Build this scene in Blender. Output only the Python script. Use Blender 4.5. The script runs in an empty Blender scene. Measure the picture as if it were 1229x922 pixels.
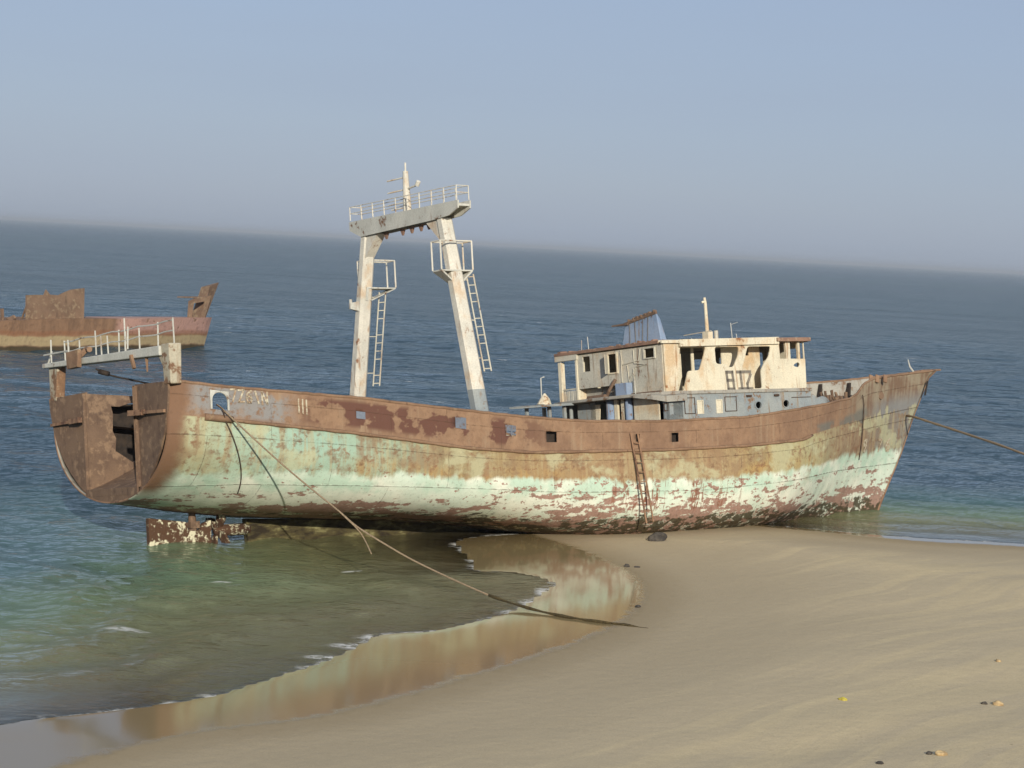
import bpy, math, random
import numpy as np
from mathutils import Vector, Matrix, noise as mnoise
from mathutils.geometry import tessellate_polygon
random.seed(7); np.random.seed(7)
S = bpy.context.scene
COL = S.collection
R = math.radians

# ------------------------------------------------------------------ helpers
def lin(c):
    def f(v):
        v /= 255.0
        return v/12.92 if v <= 0.04045 else ((v+0.055)/1.055)**2.4
    return (f(c[0]), f(c[1]), f(c[2]), 1.0)

class MB:
    """collects shapes and links them as one mesh object"""
    def __init__(s): s.v = []; s.f = []
    def add(s, vs, fs):
        o = len(s.v); s.v += [tuple(map(float, p)) for p in vs]; s.f += [tuple(i+o for i in f) for f in fs]; return s
    def box(s, x0, x1, y0, y1, z0, z1, wob=0.0):
        vs = [(x, y, z) for x in (x0, x1) for y in (y0, y1) for z in (z0, z1)]
        if wob: vs = [tuple(a+random.uniform(-wob, wob) for a in p) for p in vs]
        return s.add(vs, [(0,1,3,2),(4,6,7,5),(0,4,5,1),(2,3,7,6),(0,2,6,4),(1,5,7,3)])
    def hexa(s, b, t):
        """prism between two same-size polygons"""
        n = len(b)
        return s.add(list(b)+list(t), [tuple(range(n-1,-1,-1)), tuple(range(n,2*n))]+[(i,(i+1)%n,n+(i+1)%n,n+i) for i in range(n)])
    def bar(s, a, b, w, h=None, up=(1,0,0)):
        h = h or w; a = Vector(a); b = Vector(b); d = (b-a).normalized(); u = Vector(up)
        u = (u-d*u.dot(d)).normalized(); k = d.cross(u)
        q = [u*w/2+k*h/2, -u*w/2+k*h/2, -u*w/2-k*h/2, u*w/2-k*h/2]
        return s.hexa([a+p for p in q], [b+p for p in q])
    def tube(s, pts, r, n=8):
        pts = [Vector(p) for p in pts]; m = len(pts); rr = r if hasattr(r, '__len__') else [r]*m
        vs = []; prev = None
        for i, p in enumerate(pts):
            d = (pts[min(i+1, m-1)]-pts[max(i-1, 0)]).normalized()
            u = prev if prev else Vector((0,0,1)) if abs(d.z) < .9 else Vector((1,0,0))
            u = (u-d*u.dot(d)).normalized(); prev = u; k = d.cross(u)
            vs += [p+(u*math.cos(2*math.pi*j/n)+k*math.sin(2*math.pi*j/n))*rr[i] for j in range(n)]
        fs = [(i*n+j, i*n+(j+1)%n, (i+1)*n+(j+1)%n, (i+1)*n+j) for i in range(m-1) for j in range(n)]
        fs += [tuple(range(n-1,-1,-1)), tuple((m-1)*n+j for j in range(n))]
        return s.add(vs, fs)
    def plate(s, outer, holes, to3, th):
        """flat plate with holes; to3(a, b, w) maps plate coordinates to space, w in 0..th"""
        loops = [outer]+list(holes)
        tri = tessellate_polygon([[Vector((p[0], p[1], 0)) for p in L] for L in loops])
        flat = [p for L in loops for p in L]; n = len(flat)
        s.add([to3(a, b, 0) for a, b in flat]+[to3(a, b, th) for a, b in flat],
              [tuple(t) for t in tri]+[tuple(i+n for i in reversed(t)) for t in tri])
        for L in loops:
            m = len(L)
            vs = [to3(a, b, 0) for a, b in L]+[to3(a, b, th) for a, b in L]
            s.add(vs, [(i, (i+1)%m, m+(i+1)%m, m+i) for i in range(m)])
        return s
    def pieces(s, name, mat, parent, **kw):
        """each separate piece becomes a part of its own"""
        own = list(range(len(s.v)))
        def top(i):
            while own[i] != i: own[i] = own[own[i]]; i = own[i]
            return i
        for f in s.f:
            for i in f[1:]: own[top(i)] = top(f[0])
        seen = {}
        for f in s.f: seen.setdefault(top(f[0]), []).append(f)
        out = []
        for fs in seen.values():
            ids = sorted({i for f in fs for i in f}); at = {i: k for k, i in enumerate(ids)}
            q = MB(); q.v = [s.v[i] for i in ids]; q.f = [tuple(at[i] for i in f) for f in fs]; out.append(q.build(name, mat, parent, **kw))
        return out
    def build(s, name, mat, parent=None, smooth=False, bevel=0.0):
        me = bpy.data.meshes.new(name); me.from_pydata(s.v, [], s.f)
        import bmesh
        bm = bmesh.new(); bm.from_mesh(me); bmesh.ops.remove_doubles(bm, verts=bm.verts, dist=1e-5)
        bmesh.ops.recalc_face_normals(bm, faces=bm.faces); bm.to_mesh(me); bm.free()
        if smooth:
            for p in me.polygons: p.use_smooth = True
        o = bpy.data.objects.new(name, me); COL.objects.link(o)
        if mat: me.materials.append(mat)
        if parent: o.parent = parent
        if bevel:
            b = o.modifiers.new('bevel', 'BEVEL'); b.width = bevel; b.segments = 2; b.limit_method = 'ANGLE'
        return o

def empty(name, loc=(0,0,0)):
    o = bpy.data.objects.new(name, None); COL.objects.link(o); o.location = loc; return o
def tag(o, label, cat, group=None):
    o['label'] = label; o['category'] = cat
    if group: o['group'] = group
    return o
def itp(x, pts):
    a = np.array(pts, float); return np.interp(x, a[:,0], a[:,1])

# ------------------------------------------------------------------ material builder
class G:
    def __init__(s, name):
        s.m = bpy.data.materials.new(name); s.m.use_nodes = True
        s.t = s.m.node_tree; s.t.nodes.clear()
        s.out = s.t.nodes.new('ShaderNodeOutputMaterial')
        s.obj = None
    def n(s, typ, **kw):
        nd = s.t.nodes.new('ShaderNode'+typ)
        for k, v in kw.items():
            if hasattr(nd, k) and not k[0].isupper(): setattr(nd, k, v)
        return nd
    def put(s, sock, v):
        if hasattr(v, 'is_output'): s.t.links.new(v, sock)
        elif isinstance(v, (tuple, list)) and len(v) == 3 and sock.type == 'RGBA': sock.default_value = (*v, 1)
        else: sock.default_value = v
    def coord(s):
        if not s.obj: s.obj = s.n('TexCoord').outputs['Object']
        return s.obj
    def scale(s, vec, sc):
        nd = s.n('VectorMath', operation='MULTIPLY'); s.put(nd.inputs[0], vec); nd.inputs[1].default_value = sc; return nd.outputs[0]
    def noise(s, sc=(1,1,1), scale=1.0, detail=6, rough=.55, vec=None, dist=0.0, off=0.0):
        nd = s.n('TexNoise'); v = s.scale(vec if vec else s.coord(), sc)
        if off:
            a = s.n('VectorMath', operation='ADD'); s.put(a.inputs[0], v); a.inputs[1].default_value = (off, off*.7, off*1.3); v = a.outputs[0]
        s.put(nd.inputs['Vector'], v); nd.inputs['Scale'].default_value = scale; nd.inputs['Detail'].default_value = detail
        nd.inputs['Roughness'].default_value = rough; nd.inputs['Distortion'].default_value = dist
        return nd.outputs['Fac']
    def math(s, op, a, b=0.0, c=None, clamp=False):
        nd = s.n('Math', operation=op, use_clamp=clamp); s.put(nd.inputs[0], a); s.put(nd.inputs[1], b)
        if c is not None: s.put(nd.inputs[2], c)
        return nd.outputs[0]
    def step(s, v, lo, hi, a=0.0, b=1.0):
        nd = s.n('MapRange', interpolation_type='SMOOTHSTEP'); s.put(nd.inputs['Value'], v)
        s.put(nd.inputs['From Min'], lo); s.put(nd.inputs['From Max'], hi); nd.inputs['To Min'].default_value = a; nd.inputs['To Max'].default_value = b
        return nd.outputs[0]
    def mask(s, v, a, b, c, d):
        return s.math('MULTIPLY', s.step(v, a, b), s.step(v, c, d, 1, 0))
    def mul(s, *a):
        r = a[0]
        for b in a[1:]: r = s.math('MULTIPLY', r, b)
        return r
    def mix(s, f, a, b):
        nd = s.n('Mix', data_type='RGBA'); s.put(nd.inputs[0], f); s.put(nd.inputs[6], a); s.put(nd.inputs[7], b); return nd.outputs[2]
    def ramp(s, f, stops, ease='LINEAR'):
        nd = s.n('ValToRGB'); s.put(nd.inputs[0], f); e = nd.color_ramp.elements; nd.color_ramp.interpolation = ease
        while len(e) < len(stops): e.new(.5)
        for i, (p, c) in enumerate(stops): e[i].position = p; e[i].color = c
        return nd.outputs[0]
    def bump(s, h, strength=.3, dist=.05, normal=None):
        nd = s.n('Bump'); s.put(nd.inputs['Height'], h); nd.inputs['Strength'].default_value = strength; nd.inputs['Distance'].default_value = dist
        if normal: s.put(nd.inputs['Normal'], normal)
        return nd.outputs[0]
    def principled(s, col, rough=.7, normal=None, spec=.3, metal=0.0):
        nd = s.n('BsdfPrincipled'); s.put(nd.inputs['Base Color'], col); s.put(nd.inputs['Roughness'], rough)
        s.put(nd.inputs['Specular IOR Level'], spec); nd.inputs['Metallic'].default_value = metal
        if normal: s.put(nd.inputs['Normal'], normal)
        s.t.links.new(nd.outputs[0], s.out.inputs[0]); return s.m
    def attr(s, name):
        nd = s.n('Attribute', attribute_name=name); return nd

def weathered(name, base, base2, rust, rust2, amt=.5, streak=.5, scale=1.0, bump=.25, rough=.75, ochre=0.0):
    """old paint over rusting steel: two paint tones, rust patches, streaks running down"""
    g = G(name)
    n1 = g.noise(scale=.9*scale, detail=7); n2 = g.noise((3,3,.35), scale=1.4*scale, detail=6, off=5)
    n3 = g.noise(scale=3.2*scale, detail=9, rough=.65, off=11); n4 = g.noise(scale=16*scale, detail=4, off=3)
    paint = g.mix(g.step(n1, .35, .65), lin(base), lin(base2))
    if ochre:
        n5 = g.noise((1,1,.6), scale=1.1*scale, detail=8, rough=.6, off=23); paint = g.mix(g.step(n5, .50, .68, 0, ochre), paint, lin((196,150,92)))
        n6 = g.noise((4,4,.45), scale=1.0*scale, detail=7, off=29); paint = g.mix(g.step(n6, .56, .76, 0, ochre*.6), paint, lin((172,132,88)))
    rc = g.mix(g.step(n3, .35, .65), lin(rust), lin(rust2))
    f1 = g.step(g.math('ADD', g.math('MULTIPLY', n3, .6), g.math('MULTIPLY', n1, .4)), .66-.3*amt, .72-.3*amt)
    f2 = g.math('MULTIPLY', g.step(n2, .66-.22*streak, .8-.22*streak), .75)
    c = g.mix(g.math('MAXIMUM', f1, f2), paint, rc)
    c = g.mix(g.step(n4, .3, .7, 0, .18), c, lin((60, 50, 42)))
    h = g.math('ADD', g.math('MULTIPLY', n4, .5), g.math('MULTIPLY', f1, -.8))
    return g.principled(c, rough, g.bump(h, bump, .02))

def hull_paint():
    g = G('hull_paint')
    at = g.attr('paint'); sx = g.n('SeparateXYZ'); g.put(sx.inputs[0], at.outputs['Vector'])
    U, V = sx.outputs[0], sx.outputs[1]
    n1 = g.noise(scale=.45, detail=8); nst = g.noise((2.6,1,.16), scale=1.0, detail=7, rough=.6, off=3)
    nst2 = g.noise((5.5,1,.3), scale=1.0, detail=5, off=17); nfl = g.noise((.42,.6,2.0), scale=1.5, detail=9, rough=.62, off=8)
    nfl2 = g.noise((.9,.9,1.6), scale=2.6, detail=8, rough=.65, off=21)
    nb = g.noise((1,1,1.2), scale=.95, detail=7, off=31); nf = g.noise(scale=9, detail=6, rough=.7, off=2)
    nl = g.noise((.25,1,1), scale=.9, detail=5, off=41)
    nm = g.noise(scale=4, detail=9, rough=.7, off=51); nst = g.math('ADD', g.math('MULTIPLY', nst, .72), g.math('MULTIPLY', nm, .28))
    d = lambda n, k: g.math('MULTIPLY', g.math('SUBTRACT', n, .5), k)
    Vw = g.math('ADD', V, g.math('ADD', d(n1, .6), d(nst, .6)))
    Uw = g.math('ADD', U, d(nb, 3.5))
    P = lambda u: (u+2)/44
    up = g.ramp(g.math('DIVIDE', g.math('ADD', Uw, 2), 44), [(P(a), lin(c)) for a, c in (
        (-1.9,(124,94,72)), (-1.2,(156,130,100)), (-.5,(176,174,140)), (1.2,(168,186,162)), (4.,(158,186,166)), (7.,(158,174,148)), (9.5,(148,132,98)), (13,(160,136,98)),
        (17,(158,132,100)), (22.5,(160,136,102)), (25,(166,146,100)), (28,(176,170,130)), (30.5,(152,134,106)), (33,(146,122,98)), (35.5,(140,130,116)), (40,(128,126,122)))])
    up = g.mix(g.mul(g.step(nst, .5, .66), .75), up, lin((146,114,86)))
    up = g.mix(g.mul(g.step(nst2, .5, .62), .5), up, lin((176,160,122)))
    och = g.math('MAXIMUM', g.mask(U, 3, 7, 14, 18), g.mask(U, 22, 25, 28, 31))
    up = g.mix(g.mul(och, g.step(nst, .40, .62), g.mask(Vw, .95, 1.08, 1.25, 1.6), g.step(nb, .35, .6), .8), up, lin((178,142,86)))
    up = g.mix(g.mul(g.mask(U, 3, 5, 25, 27), g.step(nb, .5, .62), g.mask(Vw, 1.3, 1.6, 2.3, 2.4), .5), up, lin((132,112,88)))
    up = g.mix(g.mul(g.step(nm, .50, .62), g.step(nb, .3, .6), .7), up, lin((124,96,72)))
    up = g.mix(g.mul(g.step(nfl2, .60, .64), .7), up, lin((136,100,74)))
    nb2 = g.noise((.7,1,1), scale=.7, detail=8, rough=.62, off=77)
    up = g.mix(g.mul(g.step(nb2, .52, .60), .65), up, lin((186,184,148)))
    up = g.mix(g.mul(g.step(nb2, .44, .38), .5), up, lin((138,110,84)))
    # white bottom paint, flaking
    wh = g.mix(g.step(n1, .4, .6), lin((210,222,202)), lin((230,231,212)))
    wh = g.mix(g.mul(g.mask(Vw, .55, .8, 1.15, 1.3), g.step(nb, .35, .6)), wh, lin((188,210,188)))
    midU = g.mask(U, 9, 15, 24, 31)
    thr = g.math('SUBTRACT', .60, g.math('ADD', g.math('MULTIPLY', midU, .055), g.math('MULTIPLY', g.step(V, .1, .8, .075, 0), 1.0)))
    thr = g.math('ADD', thr, g.step(V, .75, 1.1, 0, .06)); thr = g.math('SUBTRACT', thr, g.math('ADD', g.mul(g.step(U, 13, 9), g.step(V, .5, .15), .075), g.mul(g.step(U, 28, 31), g.step(V, 1.0, .6), .05)))
    nfl = g.math('ADD', g.math('MULTIPLY', nfl, .7), g.math('MULTIPLY', nm, .3))
    fl = g.step(nfl, thr, g.math('ADD', thr, .025))
    thr2 = g.math('SUBTRACT', .635, g.math('MULTIPLY', midU, .07))
    fl2 = g.step(nfl2, thr2, g.math('ADD', thr2, .02))
    pink = g.mix(g.step(nf, .35, .65), lin((164,124,110)), lin((142,108,92)))
    wh = g.mix(g.mul(g.math('MAXIMUM', fl, fl2), .92), wh, pink)
    wh = g.mix(g.mul(g.mask(U, 15, 18, 22, 25), g.step(nst2, .55, .60), g.step(nm, .42, .5), g.mask(V, .2, .45, .95, 1.25), .9), wh, lin((140,92,70)))
    # weed and barnacle foot
    Vo = g.math('ADD', V, g.math('ADD', g.math('ADD', d(nfl, 1.1), d(nfl2, .5)), g.step(U, 14, 8, 0, .06)))
    ol = g.mix(g.step(nf, .3, .7), lin((88,80,54)), lin((58,50,36)))
    wh = g.mix(g.mul(g.step(Vo, .10, .18, .95, 0), g.step(nfl2, .56, .53)), wh, ol)
    low = g.mix(g.step(Vw, .98, 1.16), wh, up)
    # top strake, bare rust
    st = g.mix(g.step(nb, .38, .62), lin((152,122,96)), lin((136,108,86)))
    st = g.mix(g.step(nm, .4, .68, 0, .5), st, lin((120,92,72)))
    st = g.mix(g.mul(g.step(nst, .52, .68), .6), st, lin((164,142,116)))
    st = g.mix(g.mul(g.mask(U, 3, 4.5, 12, 14.5), g.mask(V, 2.1, 2.25, 2.8, 2.95), g.step(nb, .5, .54)), st, lin((104,72,60)))
    st = g.mix(g.mul(g.mask(U, -1, -.2, 2.6, 3.6), g.mask(V, 2.0, 2.2, 2.9, 3.0), g.step(nb, .36, .5), g.step(nm, .64, .5), .85), st, lin((142,142,140)))
    bow = g.step(U, 30.5, 33.5)
    bw = g.mix(g.step(g.math('ADD', g.math('MULTIPLY', nst2, .4), g.math('MULTIPLY', nb, .6)), .42, .58), lin((128,104,84)), lin((154,140,118)))
    bw = g.mix(g.mul(g.step(U, 33.5, 35.5), g.step(V, 2.6, 2.1), g.step(nst, .35, .5)), bw, lin((136,134,130)))
    st = g.mix(bow, st, bw)
    st = g.mix(g.mul(g.mask(U, 28, 29, 33, 35), g.mask(V, 1.8, 1.9, 2.2, 2.4), g.step(nb, .42, .55), .8), st, lin((112,112,104)))
    Vs = g.math('ADD', V, g.mul(bow, g.math('ADD', d(nst, 1.3), d(nb, .5))))
    c = g.mix(g.step(Vs, 1.99, 2.03), low, st)
    c = g.mix(g.mul(g.step(nl, .62, .7), g.mask(V, .4, .9, 2.0, 2.05), .45), c, lin((146,112,82)))
    c = g.mix(g.mul(g.step(g.math('ADD', U, d(n1, 1.2)), -.45, -1.1), g.step(V, .3, .8)), c, lin((124,94,72)))
    c = g.mix(g.step(nf, .52, .78, 0, .5), c, lin((92,74,58)))
    cb = g.n('CombineXYZ'); oz = g.n('SeparateXYZ'); g.put(oz.inputs[0], g.coord()); g.put(cb.inputs[0], U); g.put(cb.inputs[1], g.math('ADD', V, .13))
    br = g.n('TexBrick'); g.put(br.inputs['Vector'], cb.outputs[0]); br.inputs['Scale'].default_value = 1; br.inputs['Mortar Size'].default_value = .016; br.inputs['Mortar Smooth'].default_value = .6; br.inputs['Brick Width'].default_value = 4.7; br.inputs['Row Height'].default_value = .92
    seam = br.outputs['Fac']; c = g.mix(g.mul(seam, g.step(nm, .40, .56), .55), c, lin((88,66,50)))
    rib = g.math('SINE', g.math('MULTIPLY', U, 2*math.pi/.62))
    h = g.math('ADD', g.math('ADD', g.math('MULTIPLY', nf, .35), g.math('MULTIPLY', fl, -.3)), g.math('MULTIPLY', rib, .10))
    h = g.math('ADD', h, g.math('ADD', g.math('MULTIPLY', nb, .8), g.math('MULTIPLY', seam, .5)))
    return g.principled(c, .72, g.bump(h, .5, .05), .25)

def flat_mat(name, c, c2, rough=.8, scale=4.0, bump=.3, dist=.02):
    g = G(name); n = g.noise(scale=scale, detail=8, rough=.6)
    return g.principled(g.mix(g.step(n, .35, .65), lin(c), lin(c2)), rough, g.bump(n, bump, dist))

M = dict(
    hull=hull_paint(),
    inner=weathered('aged_grey_paint', (172,168,156), (154,150,140), (140,114,90), (120,94,72), .4, .5),
    rust=weathered('bare_rust', (158,124,96), (138,106,82), (118,86,66), (96,70,56), .45, .7),
    post=weathered('rusty_post_paint', (190,182,160), (168,154,130), (150,116,86), (124,94,72), .62, .6),
    darkrust=weathered('dark_rust', (126,102,82), (108,86,70), (84,66,56), (144,118,94), .5, .7),
    edge=weathered('rail_rust', (150,120,94), (128,100,78), (96,70,56), (150,124,96), .4, .4),
    white=weathered('old_white_paint', (226,216,190), (214,206,182), (176,128,80), (150,104,68), .30, .42, 1.0, ochre=.55),
    whiteleg=weathered('mast_white_paint', (222,216,200), (206,202,188), (176,136,92), (140,98,70), .26, .4, 1.2, ochre=.5),
    greywhite=weathered('dull_white_paint', (206,200,182), (192,188,172), (150,120,92), (122,92,70), .26, .4, ochre=.35),
    beam=weathered('grey_steel_paint', (204,202,190), (188,187,176), (150,120,92), (120,90,68), .3, .4),
    blue=weathered('faded_blue_paint', (148,162,182), (128,148,174), (150,132,110), (120,92,70), .3, .55, 1.3),
    bluegrey=weathered('faded_blue_grey_paint', (158,162,158), (142,150,152), (156,134,106), (132,104,80), .34, .5, 1.2),
    shutter=weathered('shutter_paint', (124,132,144), (108,116,128), (130,104,84), (110,84,66), .4, .4),
    roofrust=weathered('roof_rust', (150,118,98), (126,98,84), (104,76,64), (170,144,120), .5, .2, 1.5),
    farblock=weathered('far_rust', (138,112,90), (118,94,76), (96,76,62), (150,128,102), .5, .6, .7),
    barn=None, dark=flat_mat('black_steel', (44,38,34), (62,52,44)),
    letter=flat_mat('grey_lettering', (112,106,98), (136,128,114), .85, 9),
    whiteletter=flat_mat('chalky_lettering', (198,190,166), (152,126,100), .85, 9),
    rope=flat_mat('tan_rope', (160,140,114), (118,102,82), .95, 30, .6),
    weed=flat_mat('weedy_rope', (84,72,44), (54,46,30), .95, 20, .6),
    cable=flat_mat('rusty_cable', (84,64,50), (60,48,40), .9, 14),
    stone=flat_mat('dark_stone', (84,78,70), (58,54,50), .9, 6, .5), palestone=flat_mat('pale_stone', (196,172,128), (160,134,98), .9, 8, .5),
    yellow=flat_mat('yellow_plastic', (206,190,70), (176,160,70), .6, 6),
)
g = G('barnacled_steel'); a = g.noise(scale=5, detail=9, rough=.7); b = g.noise(scale=1.3, detail=5, off=4)
M['barn'] = g.principled(g.mix(g.step(g.math('ADD', a, g.math('MULTIPLY', b, .4)), .71, .80), lin((86,62,46)), lin((214,208,178))), .9, g.bump(a, .8, .05))
g = G('olive_weed'); a = g.noise((.5,1,1.5), scale=2.5, detail=8, rough=.65)
M['skeg'] = g.principled(g.ramp(a, [(.38, lin((46,38,26))), (.54, lin((84,76,48))), (.70, lin((146,140,98)))]), .85, g.bump(a, .6, .05))

# ------------------------------------------------------------------ camera
F = 2500.0; PITCH = math.atan(165.8/F); ROLL = R(3.073); EYE = 10.8
cd = bpy.data.cameras.new('camera'); cam = bpy.data.objects.new('camera', cd); COL.objects.link(cam)
cd.sensor_width = 36; cd.lens = F/1229*36; cd.clip_end = 200000; cd.clip_start = .5
r0 = Vector((1,0,0)); d0 = Vector((0,-math.sin(PITCH),-math.cos(PITCH))); fw = Vector((0,math.cos(PITCH),-math.sin(PITCH)))
rx = r0*math.cos(ROLL)-d0*math.sin(ROLL); dn = r0*math.sin(ROLL)+d0*math.cos(ROLL)
m = Matrix(((rx.x,-dn.x,-fw.x,0),(rx.y,-dn.y,-fw.y,0),(rx.z,-dn.z,-fw.z,EYE),(0,0,0,1)))
cam.matrix_world = m; S.camera = cam

# ------------------------------------------------------------------ ground shape
DRY = [(-30,22),(-10.5,35.2),(-9.3,38.8),(-8.6,40.7),(-6.9,43.6),(-4.8,45.4),(-3.1,47.4),(-1.3,50.4),(.9,54.3),(2.6,57.7),(3.8,61.4),(4.5,65.7),(4.4,68.5),(3.9,71.1),(2.9,74.2),(1.7,76.3),(1.1,77.4),(1.6,78.7),(3.1,80.5),(7.6,84),(8.9,84.1),(11.9,83.2),(16.3,81.8),(20.6,81.8),(25.8,80.4),(36.9,76.6),(90,52),(200,-20),(200,-200),(-200,-200),(-200,-40)]
WET = [(-30,27),(-11.9,39.8),(-10.5,43.8),(-8.6,45.6),(-6.6,47.6),(-5.4,50),(-4.2,52.7),(-3.5,55.1),(-3.1,56.4),(-1.8,57.3),(-.9,58.6),(.5,61.3),(1.4,64.7),(1.8,66.8),(1,68.3),(-.1,68.8),(-.7,68.6),(-.9,70.3),(-1.5,74.1),(-1.2,76.1),(1.1,78.3),(3.1,81),(7.6,84.6),(9.3,84.7),(12,84),(16.5,82.9),(20.8,82.8),(26.1,81.6),(37.5,77.7),(91,53),(202,-20),(202,-202),(-202,-202),(-202,-36)]
def smooth_closed(P, n=4):
    P = [np.array(p, float) for p in P]; out = []; m = len(P)
    for i in range(m):
        p0, p1, p2, p3 = P[i-1], P[i], P[(i+1)%m], P[(i+2)%m]
        for k in range(n):
            t = k/n; out.append(.5*((2*p1)+(p2-p0)*t+(2*p0-5*p1+4*p2-p3)*t*t+(3*p1-p0-3*p2+p3)*t**3) if 0 < i < m-6 else p1+(p2-p1)*t)
    return np.array(out)
DRYC, WETC = smooth_closed(DRY), smooth_closed(WET)
def sdist(X, Y, P):
    """signed distance, positive inside the closed curve P"""
    D = np.full(X.shape, 1e9); ins = np.zeros(X.shape, bool)
    for i in range(len(P)):
        a = P[i]; b = P[(i+1)%len(P)]; d = b-a; L = d@d+1e-12
        t = np.clip(((X-a[0])*d[0]+(Y-a[1])*d[1])/L, 0, 1)
        D = np.minimum(D, (X-a[0]-t*d[0])**2+(Y-a[1]-t*d[1])**2)
        c = (a[1] > Y) != (b[1] > Y)
        with np.errstate(divide='ignore', invalid='ignore'):
            ins ^= c & (X < (b[0]-a[0])*(Y-a[1])/(b[1]-a[1]+1e-20)+a[0])
    return np.where(ins, 1, -1)*np.sqrt(D)
def sst(x, a, b):
    t = np.clip((x-a)/(b-a), 0, 1); return t*t*(3-2*t)
def waves2(X, Y, seed, n, lmin, lmax, ang, spread, amp, power=1.1):
    rs = np.random.RandomState(seed); Z = np.zeros(X.shape)
    for i in range(n):
        l = lmin*(lmax/lmin)**rs.rand(); th = ang+rs.randn()*spread; k = 2*math.pi/l
        ph = k*(X*math.cos(th)+Y*math.sin(th))+rs.rand()*6.283
        Z += amp*(l/lmax)**power*(np.sin(ph)+.25*np.cos(2*ph))*(1/math.sqrt(n))
    return Z
def ground_z(X, Y, D, W):
    z = np.where(D > 0, .035+.042*D*sst(D, -1, 6), 0.0)
    mid = (D <= 0) & (W > 0); z = np.where(mid, .035*W/np.maximum(W-D, 1e-6), z)
    z = np.where(W <= 0, np.maximum(W*.055+np.minimum(0, (W+6))*.05, -4), z)
    z = z + np.where(D > 0, waves2(X, Y, 5, 16, 2.5, 14, 2.2, .5, .07)*sst(D, 1.5, 10), 0)
    dune = 9.0*np.clip(1-Y/39.0, 0, 1.06)**1.35
    return z + dune*sst(D, 0, 8)
def grid_mesh(name, xs, ys, zf, attrs, mat):
    X, Y = np.meshgrid(xs, ys); Z, A = zf(X, Y)
    nx, ny = len(xs), len(ys)
    co = np.stack([X, Y, Z], -1).reshape(-1, 3).astype(np.float32)
    i = np.arange(nx*ny).reshape(ny, nx)
    q = np.stack([i[:-1,:-1], i[:-1,1:], i[1:,1:], i[1:,:-1]], -1).reshape(-1, 4)
    me = bpy.data.meshes.new(name); me.vertices.add(len(co)); me.vertices.foreach_set('co', co.ravel())
    me.loops.add(q.size); me.loops.foreach_set('vertex_index', q.ravel().astype(np.int32))
    me.polygons.add(len(q)); me.polygons.foreach_set('loop_start', np.arange(0, q.size, 4, dtype=np.int32))
    me.polygons.foreach_set('loop_total', np.full(len(q), 4, np.int32)); me.update(calc_edges=True)
    me.polygons.foreach_set('use_smooth', np.ones(len(q), bool))
    for nm, a in zip(attrs, A):
        at = me.attributes.new(nm, 'FLOAT', 'POINT'); at.data.foreach_set('value', a.ravel().astype(np.float32))
    o = bpy.data.objects.new(name, me); COL.objects.link(o); me.materials.append(mat); return o
def grow(a, b, d0, k):
    out = [a]
    while out[-1] < b: out.append(out[-1]+d0); d0 *= k
    return out

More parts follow.
